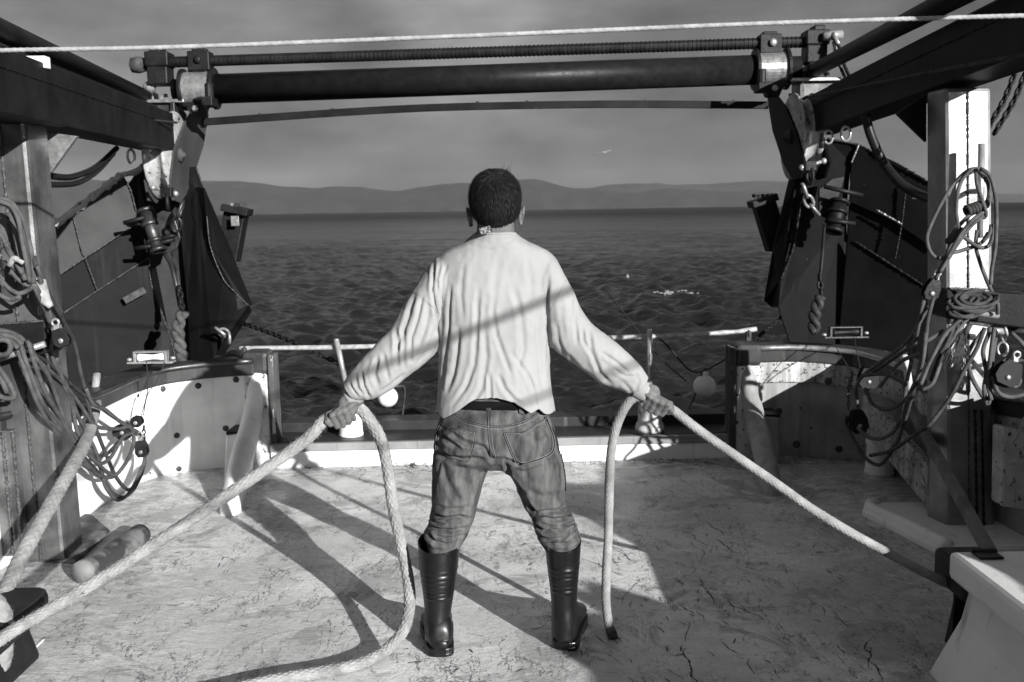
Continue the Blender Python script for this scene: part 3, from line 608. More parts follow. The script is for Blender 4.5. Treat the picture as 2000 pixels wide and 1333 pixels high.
# cross beams welded low on the posts
for root, q, m in ((gl, [(-80,640),(88,628),(92,692),(-80,712)], 'arm'), (gr_, [(1848,566),(2012,576),(2012,644),(1848,622)], 'arm')):
    Y = 4.22 if root is gl else 4.42; b = MB(); b.prism([P(*k, Y) for k in q], (0,.16,0)); recalc(b.out('cross_beam', m, root, bevel=.008))
    weldline(root, [P(q[0][0],q[0][1]-1,Y), P(q[1][0],q[1][1]-1,Y)] if root is gl else [P(1850,564,Y+.02), P(1934,566,Y+.02)], .005)
weldline(gl, [P(82,625,4.24), P(93,700,4.23), P(96,740,4.235)], .008)
for xx in (13,33): weldline(gl, [P(xx-8,845,4.2), P(xx+2,960,4.2), P(xx+12,1080,4.2)], .007)
b = MB(); b.prism([P(-30,842,4.22),P(24,842,4.22),P(48,1085,4.22),P(-30,1090,4.22)], (0,.05,0)); recalc(b.out('doubler_plate', 'steell', gl, bevel=.004))
for xx in (1905,1918): weldline(gr_, [P(xx,800,4.46), P(xx+4,1035,4.46)], .005, 'iron')
# hook rods and horns
for pts, root in (([P(1917,281,4.36),P(1914,465,4.36)], gr_), ([P(1851,602,4.3),P(1949,617,4.34)], gr_), ([P(-10,704,4.12),P(88,672,4.12)], gl), ([P(-6,470,4.15),P(4,560,4.15)], gl)):
    b = MB(); b.tube(pts, .0135, 12); b.tube([(pts[0]+pts[1])/2, (pts[0]+pts[1])/2+V(0,.12,0)], .012, 8); b.out('belaying_pin', 'shiny', root, smooth=True)
for px, py, Y, root in ((256,306,6.2,gl), (1652,262,6.0,gr_), (1618,268,6.4,gr_)):
    b = MB(); b.torus(P(px,py,Y), .026, .008, (.3,1,0), sx=1.6); b.out('ring_eye', 'shiny', root, smooth=True)
b = MB(); b.tube([P(1607,262,6.5),P(1604,290,6.5)], [.02,.016], 10); b.out('drain_spigot', 'steel', gr_, smooth=True)
# brace tubes from overhead down to the ends of the frame
for lab, a, c, r in (('dark brace tube sloping down from upper left to the left end of the roller', P(-120,5,3.5), P(290,192,7.1), .047), ('dark brace tube sloping down from upper right to the right end of the roller', P(1880,-12,4.1), P(1585,140,7.0), .047)):
    t = thing('brace_tube', c, lab, 'tube'); b = MB(); b.tube([a+(a-c)*.6, c], r, 18); b.out('tube', 'arm', t, smooth=True)
    b = MB(); d = nrm(a-c); b.tube([c-d*.05, c+d*.12], [.06,.055], 14); b.box(c+V(0,0,-.03), (.16,.16,.05)); b.out('end_socket', 'iron', t, bevel=.004)
# ------------------------------------------------------------ roller across the stern
YR = 7.0
ro = thing('net_roller', P(960,155,YR), 'long black tube roller with a threaded rod above it, spanning the two gallows', 'roller')
b = MB(); b.tube([P(425,174,YR), P(1475,137,YR)], .1, 40); b.out('drum', 'roller', ro, smooth=True)
b = MB(); b.tube([P(340,178,YR), P(430,174,YR)], [.078,.085], 28); b.tube([P(1470,137,YR), P(1562,132,YR)], [.082,.076], 28); b.out('journal', 'roller', ro, smooth=True)
for cx, cy, s in ((390,175,-1),(1505,136,1)):
    c = P(cx,cy,YR); ax = nrm(P(1475,137,YR)-P(425,174,YR))
    b = MB(); b.lathe(c-ax*.1, ax, [(0,.1),(0,.118),(.2,.118),(.2,.1)], 36); cl = b.out('bearing_band', 'band', ro, bevel=.003, smooth=False)
    b = MB()
    for k in (-.105,.105): b = MB(); b.lathe(c+ax*k-ax*.012, ax, [(0,.1),(0,.14),(.024,.14),(.024,.1)], 36); b.out('flange', 'iron', ro, bevel=.004)
    b = MB(); b.box(c+V(0,-.06,-.11), (.18,.09,.03)); b.prism([c+V(-.07,-.11,-.11), c+V(.07,-.11,-.11), c+V(.04,-.1,-.19), c+V(-.04,-.1,-.19)], (0,.1,0)); b.out('lug', 'iron', ro, bevel=.004)
    b = MB(); b.lathe(c+V(0,-.115,-.14), (0,-1,0), [(0,.022),(.014,.022),(.018,.012)], 6); b.out('bolt', 'shiny', ro)
    rc = P(cx+2 if s < 0 else 1502, 121 if s < 0 else 88, YR)
    b = MB(); b.box(rc, (.15,.12,.13)); b.box(rc+V(0,0,-.09), (.1,.1,.06)); b.box(rc+V(0,0,.07), (.1,.07,.03)); b.prism([rc+V(-.11,-.03,-.12), rc+V(.11,-.03,-.12), rc+V(.06,-.03,0), rc+V(-.06,-.03,0)], (0,.08,0)); b.out('saddle_block', 'iron', ro, bevel=.008)
    b = MB(); b.lathe(rc+V(.0 if s < 0 else .01,-.065,.005), (0,-1,0), [(0,.024),(.012,.026),(.02,.016),(.021,.004)], 14); b.out('bolt', 'shiny' if s > 0 else 'iron', ro, smooth=True)
rod0, rod1 = P(330,122,YR), P(1585,82,YR)
s_ = np.linspace(0,1,1500); c = rod0+(rod1-rod0)*s_[:,None]; rr = .037*(1+.05*np.sign(np.sin(s_*2*math.pi*150))*np.clip((s_-.25)*6,.15,1))
b = MB(); b.tube(c, rr, 16); b.out('threaded_rod', 'iron', ro, smooth=False)
b = MB(); b.lathe(P(255,128,YR), (1,0,.02), [(0,.03),(.01,.05),(.06,.056),(.1,.045),(.11,.03),(.16,.035),(.24,.035)], 18); b.out('rod_knob', 'rust', ro, smooth=True)
# bearing housings at the ends
for s, cx in ((-1, 312), (1, 1592)):
    o_ = lambda x, y, dy=0: P(cx+s*x, y+(0 if s < 0 else -42)+dy, YR)
    b = MB(); b.box(o_(0,118), (.16,.16,.1)); b.box(o_(-2,150), (.14,.15,.12)); b.box(o_(4,104), (.08,.13,.07)); b.out('housing', 'iron', ro, bevel=.01)
    b = MB(); b.prism([o_(22,100), o_(8,96), o_(4,140), o_(18,150)], (0,.12,0)); recalc(b.out('bracket_plate', 'rust', ro, bevel=.004))
    b = MB(); b.box(o_(-2,165), (.1,.12,.02)); b.ell(o_(20,172), (.045,.045,.045), 12, 8); b.out('grease_fitting', 'band', ro, bevel=.003)
    b = MB(); b.box(o_(-8,201), (.34,.22,.022)); b.out('platform', 'band', ro, bevel=.003)
    b = MB(); b.box(o_(-34,218), (.03,.2,.14)); b.box(o_(0,222), (.26,.14,.1)); b.out('platform_web', 'steel', ro, bevel=.004)
    for k in range(5): 
        b = MB(); b.lathe(o_(-12+k*9, 190+(k%2)*4), (0,-.3,1), [(0,.014),(.02,.014),(.022,.006)], 6); b.out('bolt', 'shiny' if k % 2 else 'iron', ro)
# little hoses looping at the right end
b = MB(); b.tube([P(1625,70,6.9),P(1640,95,6.8),P(1650,130,6.8),P(1662,155,6.9)], .012, 8, step=.03); b.tube([P(1630,85,6.9),P(1632,105,6.85),P(1645,140,6.85),P(1655,160,6.9)], .011, 8, step=.03); b.out('hydraulic_hose', 'hose', ro, smooth=True)
b = MB(); b.tube([P(1627,66,6.88),P(1637,86,6.8)], .014, 8); b.tube([P(1629,82,6.88),P(1632,102,6.84)], .014, 8); b.tube([P(1608,72,6.9),P(1645,68,6.9)], .03, 10); b.out('hose_fitting', 'shiny', ro, smooth=True)
# flat bar below
bar = thing('spreader_bar', P(950,210,7), 'thin bowed flat bar running below the black roller', 'bar')
c = spline([P(395,239,7.05),P(700,218,7.05),P(900,209,7.05),P(1200,204,7.05),P(1500,206,7.05)], .1); b = MB()
b.rings(np.array([[q+V(0,-.012,-.025),q+V(0,.012,-.025),q+V(0,.012,.025),q+V(0,-.012,.025)] for q in c])); recalc(b.out('flat_bar', 'arm', bar, bevel=.002))
b = MB()
for i in range(7):
    q = c[rng.integers(0,len(c))]; b.ell(q+V(rng.normal()*.05,-.004,.027), (.012,.008,rng.uniform(.004,.01)), 7, 5)
b.out('crust', 'rust', bar, smooth=True)
# ------------------------------------------------------------ towing blocks
def planept(px, py, c, n):
    d = ray(px, py); return CP+d*(np.dot(c-CP, n)/np.dot(d, n))
def towblock(s, poly, cpx, lab, pin, pm):
    n = V(-s,0,0); c = P(cpx[0], cpx[1], 6.75 if s < 0 else 6.85); c[0] = -2.2 if s < 0 else 1.9; root = thing('towing_block', c, lab, 'pulley block')
    pts = [planept(x,y,c,n) for x,y in poly]; b = MB(); b.prism(pts, -n*.018); recalc(b.out('cheek_plate', pm, root, bevel=.003))
    b = MB(); b.prism([p-n*.16 for p in pts], -n*.018); recalc(b.out('cheek_plate', pm, root, bevel=.003))
    b = MB(); ctr = c+V(0,.02,0); b.lathe(ctr-n*.155, n, [(0,.05),(0,.285),(.012,.29),(.03,.262),(.07,.235),(.11,.262),(.128,.29),(.14,.285),(.14,.05)], 56); b.out('sheave', 'sheave', root, smooth=True)
    b = MB(); b.lathe(c-n*.01, n, [(0,.05),(.03,.045),(.04,.02),(.05,.018),(.055,.004)], 16); b.out('hub', 'rust', root, smooth=True)
    b = MB(); b.tube([P(*pin[0],6.45), P(*pin[1],6.45)], .011, 10); [b.ell(P(*q,6.45), (.02,.02,.02), 8, 6) for q in pin]; b.out('pin', 'shiny', root, smooth=True)
    b = MB(); q = P((pin[0][0]+pin[1][0])/2+6*-s, (pin[0][1]+pin[1][1])/2+22, 6.3); b.torus(q, .035, .012, (1,.3,0), sx=1.5); b.box(q+V(0,0,.06), (.07,.05,.06)); b.out('shackle', 'iron', root, bevel=.004)
    b = MB(); tp = P(poly[0][0]-s*10, poly[0][1]-12, 6.7); b.box(tp, (.07,.14,.06)); b.tube([tp, tp+V(0,0,.12)], .03, 12); b.out('swivel', 'iron', root, bevel=.006)
    return root
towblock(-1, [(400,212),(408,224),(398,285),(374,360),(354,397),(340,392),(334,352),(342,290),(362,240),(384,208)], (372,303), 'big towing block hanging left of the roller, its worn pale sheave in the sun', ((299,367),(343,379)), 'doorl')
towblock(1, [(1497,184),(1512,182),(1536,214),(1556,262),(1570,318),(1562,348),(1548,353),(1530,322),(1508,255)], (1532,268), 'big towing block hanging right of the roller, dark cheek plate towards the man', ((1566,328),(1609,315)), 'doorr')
# ------------------------------------------------------------ trawl doors
def plate(name, pts, m, root, th=.02):
    b = MB(); b.prism([P(*q) for q in pts], (0,th,0)); return recalc(b.out(name, m, root, bevel=.003))
dl = thing('trawl_door', P(300,560,6.8), 'grey and black steel trawl door hanging at the stern, left of the opening', 'trawl door')
def ybl(x): return 6.55+(x-110)*.0016
A_ = lambda L: [(x,y,ybl(x)) for x,y in L]
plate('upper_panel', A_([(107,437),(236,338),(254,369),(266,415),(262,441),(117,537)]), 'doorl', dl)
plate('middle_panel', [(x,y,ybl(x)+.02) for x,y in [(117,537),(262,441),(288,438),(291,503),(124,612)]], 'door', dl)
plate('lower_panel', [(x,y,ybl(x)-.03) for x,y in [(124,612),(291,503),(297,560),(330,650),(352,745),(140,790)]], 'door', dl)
plate('recess', [(250,360,7.0),(268,334,6.95),(330,318,6.95),(350,380,7.05),(358,470,7.1),(372,600,7.1),(385,720,7.05),(345,730,7.0),(297,600,7.05),(270,480,7.1)], 'rubber', dl)  # black back plate stands in for the shadowed gap
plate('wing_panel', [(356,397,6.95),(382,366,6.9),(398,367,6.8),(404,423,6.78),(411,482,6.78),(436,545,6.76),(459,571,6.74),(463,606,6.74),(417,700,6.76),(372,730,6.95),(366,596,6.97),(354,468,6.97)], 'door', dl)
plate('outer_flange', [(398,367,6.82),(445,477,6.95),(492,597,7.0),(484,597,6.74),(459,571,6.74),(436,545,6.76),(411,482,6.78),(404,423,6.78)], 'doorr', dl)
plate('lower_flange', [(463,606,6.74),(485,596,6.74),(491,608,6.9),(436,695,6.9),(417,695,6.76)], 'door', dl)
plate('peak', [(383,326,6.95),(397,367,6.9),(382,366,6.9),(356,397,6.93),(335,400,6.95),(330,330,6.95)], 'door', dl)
for pts, r in (([(107,441,6.53),(236,342,6.72)], .024), ([(236,342,6.72),(268,335,6.78),(284,320,6.8)], .02)):
    b = MB(); c = spline([P(*q) for q in pts], .02); b.tube(c, r*(1+.15*rng.standard_normal(len(c))), 10); b.out('rim_bar', 'whitechip', dl, smooth=True)
for pts in ([(140,412,6.58),(160,490,6.6),(166,502,6.61),(190,568,6.67)], [(236,340,6.73),(254,369,6.76),(266,412,6.78)], [(117,537,6.53),(166,504,6.61),(262,441,6.77)], [(124,612,6.52),(200,562,6.63),(291,503,6.78)],
            [(404,423,6.77),(411,482,6.77),(436,545,6.75),(459,571,6.73),(485,597,6.73)], [(383,328,6.94),(397,367,6.9)], [(291,503,6.8),(297,560,6.82),(330,650,6.88),(350,735,6.92)]):
    weldline(dl, [P(x,y,Y-.004) for x,y,Y in pts], .0036, 'weld')
b = MB(); b.beam(P(243,588,6.66), P(283,566,6.7), .02, .045); b.out('drain_slot', 'rust', dl)
def lug(root, a, c, w, m, s):
    b = MB(); b.beam(P(*a,7.2), P(*c,7.2), w, .14, up=(0,1,0)); b.out('stub_post', m, root, bevel=.008)
    d = nrm(P(*c,7.2)-P(*a,7.2)); tp = P(*c,7.15); b = MB(); b.beam(tp-d*.02, tp+d*.03, w*1.25, .18, up=(0,1,0)); b.out('stub_head', m, root, bevel=.006)
    for k in range(5): b = MB(); b.tube([tp+d*.03+V((k-2)*.032,-.05,0), tp+d*.055+V((k-2)*.032,-.05,0)], .013, 6); b.out('nut', 'shiny' if k == 1 else 'rust', root)
lug(dl, (446,508), (463,412), .15, 'iron', 1)
b = MB(); q = P(459,432,7.05); b.box(q, (.055,.01,.07)); b.lathe(q+V(.008,-.003,0), (0,-1,0), [(0,.014),(.003,.014),(.004,.003)], 12); b.out('zinc_anode', 'band', dl, bevel=.002)
# bracket with hinge barrels
b = MB(); b.tube([P(284,412,6.55),P(310,490,6.5)], .04, 16); b.out('hinge_barrel', 'steel', dl, smooth=True)
b = MB(); d = nrm(P(310,490,6.5)-P(284,412,6.55))
for k in (.0,.09,.2,.26): b.torus(P(284,412,6.55)+d*k*1.05, .045, .014, d)
b.out('hinge_collar', 'steel', dl, smooth=True)
pl = [(298,420),(318,412),(335,415),(345,440),(352,465),(345,485),(330,495),(312,480)]
b = MB(); b.prism([P(*q,6.6) for q in pl], (0,.025,0)); recalc(b.out('bracket_plate', 'steel', dl, bevel=.003))
for q in ((319,427),(328,443),(338,461)): b = MB(); b.lathe(P(*q,6.597), (0,-1,0), [(-.01,.016),(0,.016),(.001,.002)], 12); b.out('bracket_hole', 'rubber', dl)
for a, c in (((242,436),(282,425)),((264,486),(300,480)),((310,468),(345,458)),((300,478),(340,468))): b = MB(); b.tube([P(*a,6.5),P(*c,6.5)], .014, 8); b.out('bracket_bar', 'iron', dl, smooth=True)
chain('shackle_chain', [P(358,395,6.4),P(348,425,6.4),P(342,452,6.45)], .011, .085, 'steel', dl)
b = MB(); b.tube([P(*q) for q in [(322,495,6.5),(335,520,6.45),(345,560,6.4),(352,598,6.4)]], .016, 8, step=.03); b.tube([P(*q) for q in [(335,495,6.5),(345,525,6.45),(350,560,6.4),(354,598,6.4)]], .01, 8, step=.03); b.out('strop', 'steel', dl, smooth=True)
chain('strop_chain', [P(350,560,6.38),P(356,605,6.3)], .009, .04, 'iron', dl)
c1 = spline([P(357,612,6.25),P(348,640,6.2),P(352,680,6.15),P(362,715,6.1)], .012); k = np.arange(len(c1))
b = MB()
for ph in (0,math.pi): b.tube(c1+np.c_[np.cos(k*.55+ph), np.sin(k*.55+ph), 0*k]*.02, .022, 9)
b.out('rope_pendant', 'cord', dl, smooth=True)
b = MB(); b.torus(P(437,650,6.6), .04, .009, (.4,1,.3), sx=.7); b.tube([P(420,640,6.6),P(440,655,6.58)], .011, 8); b.torus(P(447,660,6.58), .03, .009, (1,.5,0), sx=1.3); b.out('deck_shackle', 'shiny', dl, smooth=True)
dr = thing('trawl_door', P(1650,520,6.8), 'steel trawl door with shade put into its colour, hanging at the stern, right of the opening', 'trawl door')
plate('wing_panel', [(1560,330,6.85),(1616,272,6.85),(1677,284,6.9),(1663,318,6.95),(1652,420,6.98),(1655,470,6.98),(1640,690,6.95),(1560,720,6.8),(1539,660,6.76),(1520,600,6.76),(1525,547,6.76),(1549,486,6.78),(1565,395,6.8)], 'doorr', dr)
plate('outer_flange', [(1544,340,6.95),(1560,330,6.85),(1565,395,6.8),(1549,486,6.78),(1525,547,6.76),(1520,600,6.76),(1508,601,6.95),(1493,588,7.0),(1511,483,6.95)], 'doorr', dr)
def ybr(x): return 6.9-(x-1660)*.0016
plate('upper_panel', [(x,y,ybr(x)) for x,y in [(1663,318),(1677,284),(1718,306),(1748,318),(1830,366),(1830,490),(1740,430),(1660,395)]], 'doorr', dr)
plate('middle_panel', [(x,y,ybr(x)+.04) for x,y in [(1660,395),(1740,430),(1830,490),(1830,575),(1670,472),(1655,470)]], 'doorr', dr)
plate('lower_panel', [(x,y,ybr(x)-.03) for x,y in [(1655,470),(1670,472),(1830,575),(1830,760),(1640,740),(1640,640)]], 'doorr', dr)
for pts in ([(1616,272,6.84),(1677,284,6.88),(1718,306,6.8),(1748,318,6.75),(1830,366,6.63)], [(1677,284,6.88),(1663,318,6.9)], [(1770,361,6.7),(1761,438,6.72),(1748,507,6.73)], [(1711,410,6.8),(1761,438,6.72)], [(1670,472,6.85),(1830,575,6.6)], [(1565,395,6.79),(1549,486,6.77),(1525,547,6.75)]):
    weldline(dr, [P(x,y,Y-.01) for x,y,Y in pts], .007, 'iron' if pts[0][0] != 1711 and pts[0][0] != 1677 else 'band')
lug(dr, (1518,486), (1490,394), .15, 'iron', -1)
b = MB(); b.tube([P(1640,395,6.6),P(1628,450,6.55)], .05, 16); b.out('hinge_barrel', 'iron', dr, smooth=True)
b = MB(); d = nrm(P(1628,450,6.55)-P(1640,395,6.6))
for k in (.0,.07,.14,.2): b.torus(P(1640,395,6.6)+d*k, .055, .014, d)
b.out('hinge_collar', 'iron', dr, smooth=True)
b = MB(); b.prism([P(*q,6.65) for q in [(1600,370),(1625,350),(1650,345),(1640,380),(1620,430),(1600,420)]], (0,.025,0)); recalc(b.out('bracket_plate', 'iron', dr, bevel=.003))
for a, c in (((1610,365),(1685,382)),((1618,430),(1670,437))): b = MB(); b.tube([P(*a,6.5),P(*c,6.5)], .014, 8); b.out('bracket_bar', 'iron', dr, smooth=True)
chain('shackle_chain', [P(1568,362,6.3),P(1580,395,6.35),P(1598,418,6.4)], .011, .075, 'band', dr)
b = MB(); b.tube([P(*q) for q in [(1610,440,6.5),(1606,500,6.4),(1600,560,6.35)]], .012, 8, step=.03); b.out('strop', 'iron', dr, smooth=True)
chain('strop_chain', [P(1600,535,6.35),P(1604,580,6.3)], .009, .04, 'iron', dr)
c1 = spline([P(1603,580,6.25),P(1592,610,6.2),P(1590,650,6.15)], .012); k = np.arange(len(c1)); b = MB()
for ph in (0,math.pi): b.tube(c1+np.c_[np.cos(k*.55+ph), np.sin(k*.55+ph), 0*k]*.02, .022, 9)
b.out('rope_pendant', 'wire', dr, smooth=True)
# roller fairleads on the cap rails
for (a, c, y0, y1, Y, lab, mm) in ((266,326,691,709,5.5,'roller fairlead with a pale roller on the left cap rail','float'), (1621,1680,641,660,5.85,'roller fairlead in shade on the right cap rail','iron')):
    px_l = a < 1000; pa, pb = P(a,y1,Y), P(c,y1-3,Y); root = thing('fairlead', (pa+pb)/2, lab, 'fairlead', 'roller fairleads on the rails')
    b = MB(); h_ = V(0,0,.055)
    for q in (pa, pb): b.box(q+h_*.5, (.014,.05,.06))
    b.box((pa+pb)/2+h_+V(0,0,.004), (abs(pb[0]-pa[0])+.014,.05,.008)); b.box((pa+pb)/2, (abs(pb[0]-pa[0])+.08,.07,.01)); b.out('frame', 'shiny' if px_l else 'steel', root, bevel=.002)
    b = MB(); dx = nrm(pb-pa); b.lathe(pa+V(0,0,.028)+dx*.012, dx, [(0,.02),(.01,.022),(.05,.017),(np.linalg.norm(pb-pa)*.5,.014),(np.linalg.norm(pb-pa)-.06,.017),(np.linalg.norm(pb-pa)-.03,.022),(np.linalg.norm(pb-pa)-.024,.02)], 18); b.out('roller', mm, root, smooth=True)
    for q in (pa-V(.035,0,-.012), pb+V(.035,0,.012)): b = MB(); b.lathe(q, (0,0,1), [(0,.016),(.012,.015),(.016,.006)], 8); b.out('bolt', 'shiny', root, smooth=True)
# ------------------------------------------------------------ overhead line, wires, hoses
t = braid('overhead_rope', [P(-500,114,3.0),P(0,99,3.0),P(350,92,3.0),P(1000,67,3.0),P(1500,46,3.0),P(2000,31,3.0),P(2500,18,3.0)], .0064, 'line', None, 3, .02, .2, .003, 12); tag(t, 'thin pale braided line stretched right across the top of the view', 'rope')
t = cordmesh('wire', [(-100,190,3.7),(0,203,4.0),(200,225,5.5),(345,240,6.5)], .008, 'wire', None); tag(t, 'dark wire running along the left girder to the towing block', 'wire')
t = cordmesh('wire', [(1580,190,6.6),(1700,165,5.3),(1850,135,4.4),(2060,95,3.6)], .008, 'cordd', None); tag(t, 'twisted grey wire running along the right girder', 'wire')
t = cordmesh('hose', [(60,338,4.6),(98,344,4.7),(140,346,5),(185,328,5.5),(228,290,5.9)], .016, 'hose', None, 10); tag(t, 'black hose looping under the left girder, upper of the pair', 'hose')
t = cordmesh('hose', [(60,356,4.6),(98,361,4.7),(150,358,5),(190,335,5.5),(222,300,5.9)], .014, 'hose', None, 10); tag(t, 'black hose looping under the left girder, lower of the pair', 'hose')
t = cordmesh('hose', [(1690,225,5.6),(1700,262,5.6),(1722,312,5.6),(1755,355,5.5),(1790,378,5.4),(1830,392,5.2)], .026, 'hose', None, 12); tag(t, 'thick black hose drooping from the right girder towards the post', 'hose')
for k, (x0_, lab) in enumerate(((1984,'black studded chain hose slanting behind the right post, inner strand'),(2004,'black studded chain hose slanting behind the right post, outer strand'))):
    t = chain('chain', [P(x0_,140,5.0),P(x0_-25,200,5.0),P(x0_-62,262,5.0)], .008, .028, 'iron', None); tag(t, lab, 'chain')
# rigging stays behind the viewer
for k, (a, c, lab) in enumerate(((V(1.15,-.35,1.9),V(4.4,.15,3.12),'dark stay wire rigged behind the viewer, upper'),(V(.9,-.6,1.62),V(4.2,0,2.62),'dark stay wire rigged behind the viewer, lower'))):
    b = MB(); b.tube([a, c], .0105 if k == 0 else .007, 8); t = b.out('stay_wire', 'wire', None, smooth=True); tag(t, lab, 'wire')
# ------------------------------------------------------------ coils of cord on the posts
def Lc(x): return 4.1+max(0, x-70)/200*1.15
def Rc(x): return 4.3+max(0, 1800-x)/130*.95
def coil(root, name, pts, depth, r, m='cord', j=0):
    cordmesh(name, [(x, y, depth(x)-.012*(i%2)-j*.018) for i, (x,y) in enumerate(pts)], r, m, root, 8, .012)
cl = thing('cord_coil', P(40,480,4.15), 'loops of grey cord hung on the left gallows post above the cross beam', 'cord coil')
for j, pts in enumerate(([(-20,384),(0,388),(17,392),(31,406),(46,433),(58,476),(64,514),(66,548),(58,559),(36,546),(14,522),(-10,504)], [(-20,390),(0,394),(22,404),(36,430),(43,471),(52,514),(58,552)], [(-20,530),(0,546),(19,565),(38,574),(55,567),(66,560)], [(-20,568),(0,577),(19,585),(40,580)], [(-20,392),(8,398),(26,416),(38,450),(48,500),(50,540)], [(-15,450),(0,458),(8,470),(10,478),(0,484),(-12,486)], [(10,475),(24,500),(38,520),(50,548)], [(12,486),(30,512),(44,535)], [(-10,505),(6,522),(24,536)])):
    coil(cl, 'cord', pts, Lc, .0098, 'cord', j%4)
for pts in ([(64,555),(78,585),(90,612),(97,630)], [(68,556),(82,580),(95,606),(99,625)], [(72,520),(80,545),(86,570)], [(76,540),(88,580),(96,590)]): coil(cl, 'cord_tail', pts, Lc, .009, 'cord', 3)
b = MB(); c = spline([P(18,520,4.0),P(26,505,4.0),P(35,508,4.0)], .01); b.tube(c, .012, 8); b.tube([P(28,505,4.0),P(46,514,4.0)], .009, 8); b.out('rag_tie', 'line', cl, smooth=True)
b = MB(); b.tube([P(80,548,4.12),P(85,580,4.1),P(100,600,4.1)], [.02,.026,.012], 10, step=.01); b.out('whipping', 'line', cl, smooth=True)
cf = thing('cord_coil', P(150,840,4.5), 'long tangled loops of grey cord drooping from the left pin before the bulwark', 'cord coil')
LL = [[(66,500),(72,529),(82,552),(104,591),(127,634),(144,668),(152,700),(158,730),(168,770),(177,808),(192,850),(210,895),(228,934),(250,957),(270,940),(281,910),(283,890)],
 [(40,668),(45,690),(60,730),(81,784),(108,826),(135,868),(156,892),(192,928),(222,931),(246,904),(261,868),(261,847)],
 [(52,668),(57,673),(69,715),(90,769),(120,820),(144,862),(180,895),(204,919),(222,930)],
 [(60,672),(68,693),(99,712),(135,748),(180,784),(225,817),(258,838),(274,850),(280,880)],
 [(104,640),(102,660),(99,688),(111,718),(132,760),(150,808),(168,844),(186,880),(196,912),(206,950),(222,972),(233,977),(252,964),(270,931),(282,901),(284,880)],
 [(64,690),(75,706),(120,745),(156,790),(186,832),(228,838),(255,832)],
 [(176,888),(186,893),(210,886),(234,862),(258,844),(268,848)],
 [(30,670),(48,720),(66,770),(88,815),(112,850),(140,895),(170,912),(196,930)],
 [(70,700),(95,735),(110,775),(130,830),(160,870),(190,905),(215,895),(240,855),(262,845)],
 [(150,880),(175,905),(200,935),(218,962),(240,972),(262,955),(276,920)],
 [(110,700),(122,745),(140,790),(150,840),(165,870),(176,886)],
 [(168,760),(182,790),(205,800),(232,822),(262,842),(276,862),(282,886)]]
for j, pts in enumerate(LL): coil(cf, 'cord', pts, Lc, .0098, 'cord' if j % 3 else 'cordd', j%3)
ch = thing('cord_coil', P(20,660,4.05), 'cord hitched in round turns on the left pin below the cross beam', 'cord coil')
for j, pts in enumerate(([(-20,645),(0,646),(20,650),(40,660),(50,672)], [(-20,652),(5,654),(28,660),(44,674)], [(-20,660),(5,662),(22,668),(36,680)], [(-10,668),(8,664),(20,672),(18,688),(4,694),(-10,690)], [(-14,705),(6,730),(24,760),(28,775),(10,778),(-14,768)], [(-14,720),(4,745),(14,768)])): coil(ch, 'cord', pts, Lc, .011, 'cord', j%4)
c1_ = thing('cord_coil', P(1915,400,4.3), 'loops of grey cord hung on the steel hook of the sunlit right post', 'cord coil')
RR = [[(1908,331),(1892,333),(1870,352),(1845,386),(1825,424),(1811,460),(1813,483),(1823,500),(1841,505),(1856,496),(1881,489),(1915,476),(1930,455)],
 [(1912,330),(1897,332),(1879,352),(1870,379),(1868,415),(1874,451),(1892,471),(1915,484),(1931,480),(1939,460),(1940,440)],
 [(1906,330),(1908,359),(1917,388),(1926,415),(1923,426),(1914,418)],
 [(1914,330),(1926,336),(1937,352),(1945,392),(1946,437),(1944,482),(1937,527),(1935,556)],
 [(1908,450),(1906,482),(1915,516),(1928,550),(1938,572),(1949,596),(1948,614)],
 [(1912,336),(1928,345),(1935,370),(1928,404),(1910,408),(1888,426),(1870,446),(1856,478),(1847,505),(1832,534),(1828,545)],
 [(1922,420),(1905,434),(1893,446),(1874,471),(1854,503),(1836,532)],
 [(1918,416),(1900,430),(1884,448),(1866,476),(1850,506)],
 [(1905,333),(1880,345),(1862,362),(1850,384)], [(1916,340),(1930,360),(1931,385),(1922,402),(1912,410)], [(1936,440),(1932,458),(1918,474)]]
for j, pts in enumerate(RR): coil(c1_, 'cord', pts, Rc, .0085, 'cord', j%4)
b = MB(); [b.torus(P(1890+i*6,412-i*2,4.28), .018, .009, (1,.2,.4)) for i in range(5)]; b.out('binding', 'cordd', c1_, smooth=True); b = MB(); [b.torus(P(1858+i*4,468-i*5,4.28), .02, .008, (.6,.2,-.8)) for i in range(4)]; b.out('binding', 'cordd', c1_, smooth=True)
c2_ = thing('cord_coil', P(1915,605,4.3), 'dark turns of cord made fast on the lower right pin, with a frayed tassel', 'cord coil')
for j in range(9):
    x, y = 1900+rng.normal()*14, 598+rng.normal()*9; a = np.arange(14)/14*2*math.pi; tl = rng.uniform(-.5,.3)
    pts = [P(x+28*math.cos(q)*rng.uniform(.9,1.1), y+13*math.sin(q)+28*math.cos(q)*tl*.4, 4.26-.03*math.sin(q)) for q in a]
    b = MB(); b.tube(spline(pts, .012, True), .0085, 8, closed=True); b.out('turn', 'cordd', c2_, smooth=True)
b = MB()
for i in range(70):
    x, y = 1881+rng.normal()*4, 650+rng.normal()*5; e = (1868+rng.normal()*12, 718+rng.normal()*8)
    b.tube([P(x,y,4.28),P((x+e[0])/2+rng.normal()*3,(y+e[1])/2,4.26),P(*e,4.27)], [.0022,.002,.0012], 4, step=.02)
b.tube([P(1896,632,4.28),P(1884,652,4.28)], [.011,.015], 8); b.out('tassel', 'cordd', c2_, smooth=True)
c3_ = thing('cord_coil', P(1780,760,4.6), 'long dark loops of cord slung from the right post down to the shaded blocks', 'cord coil')
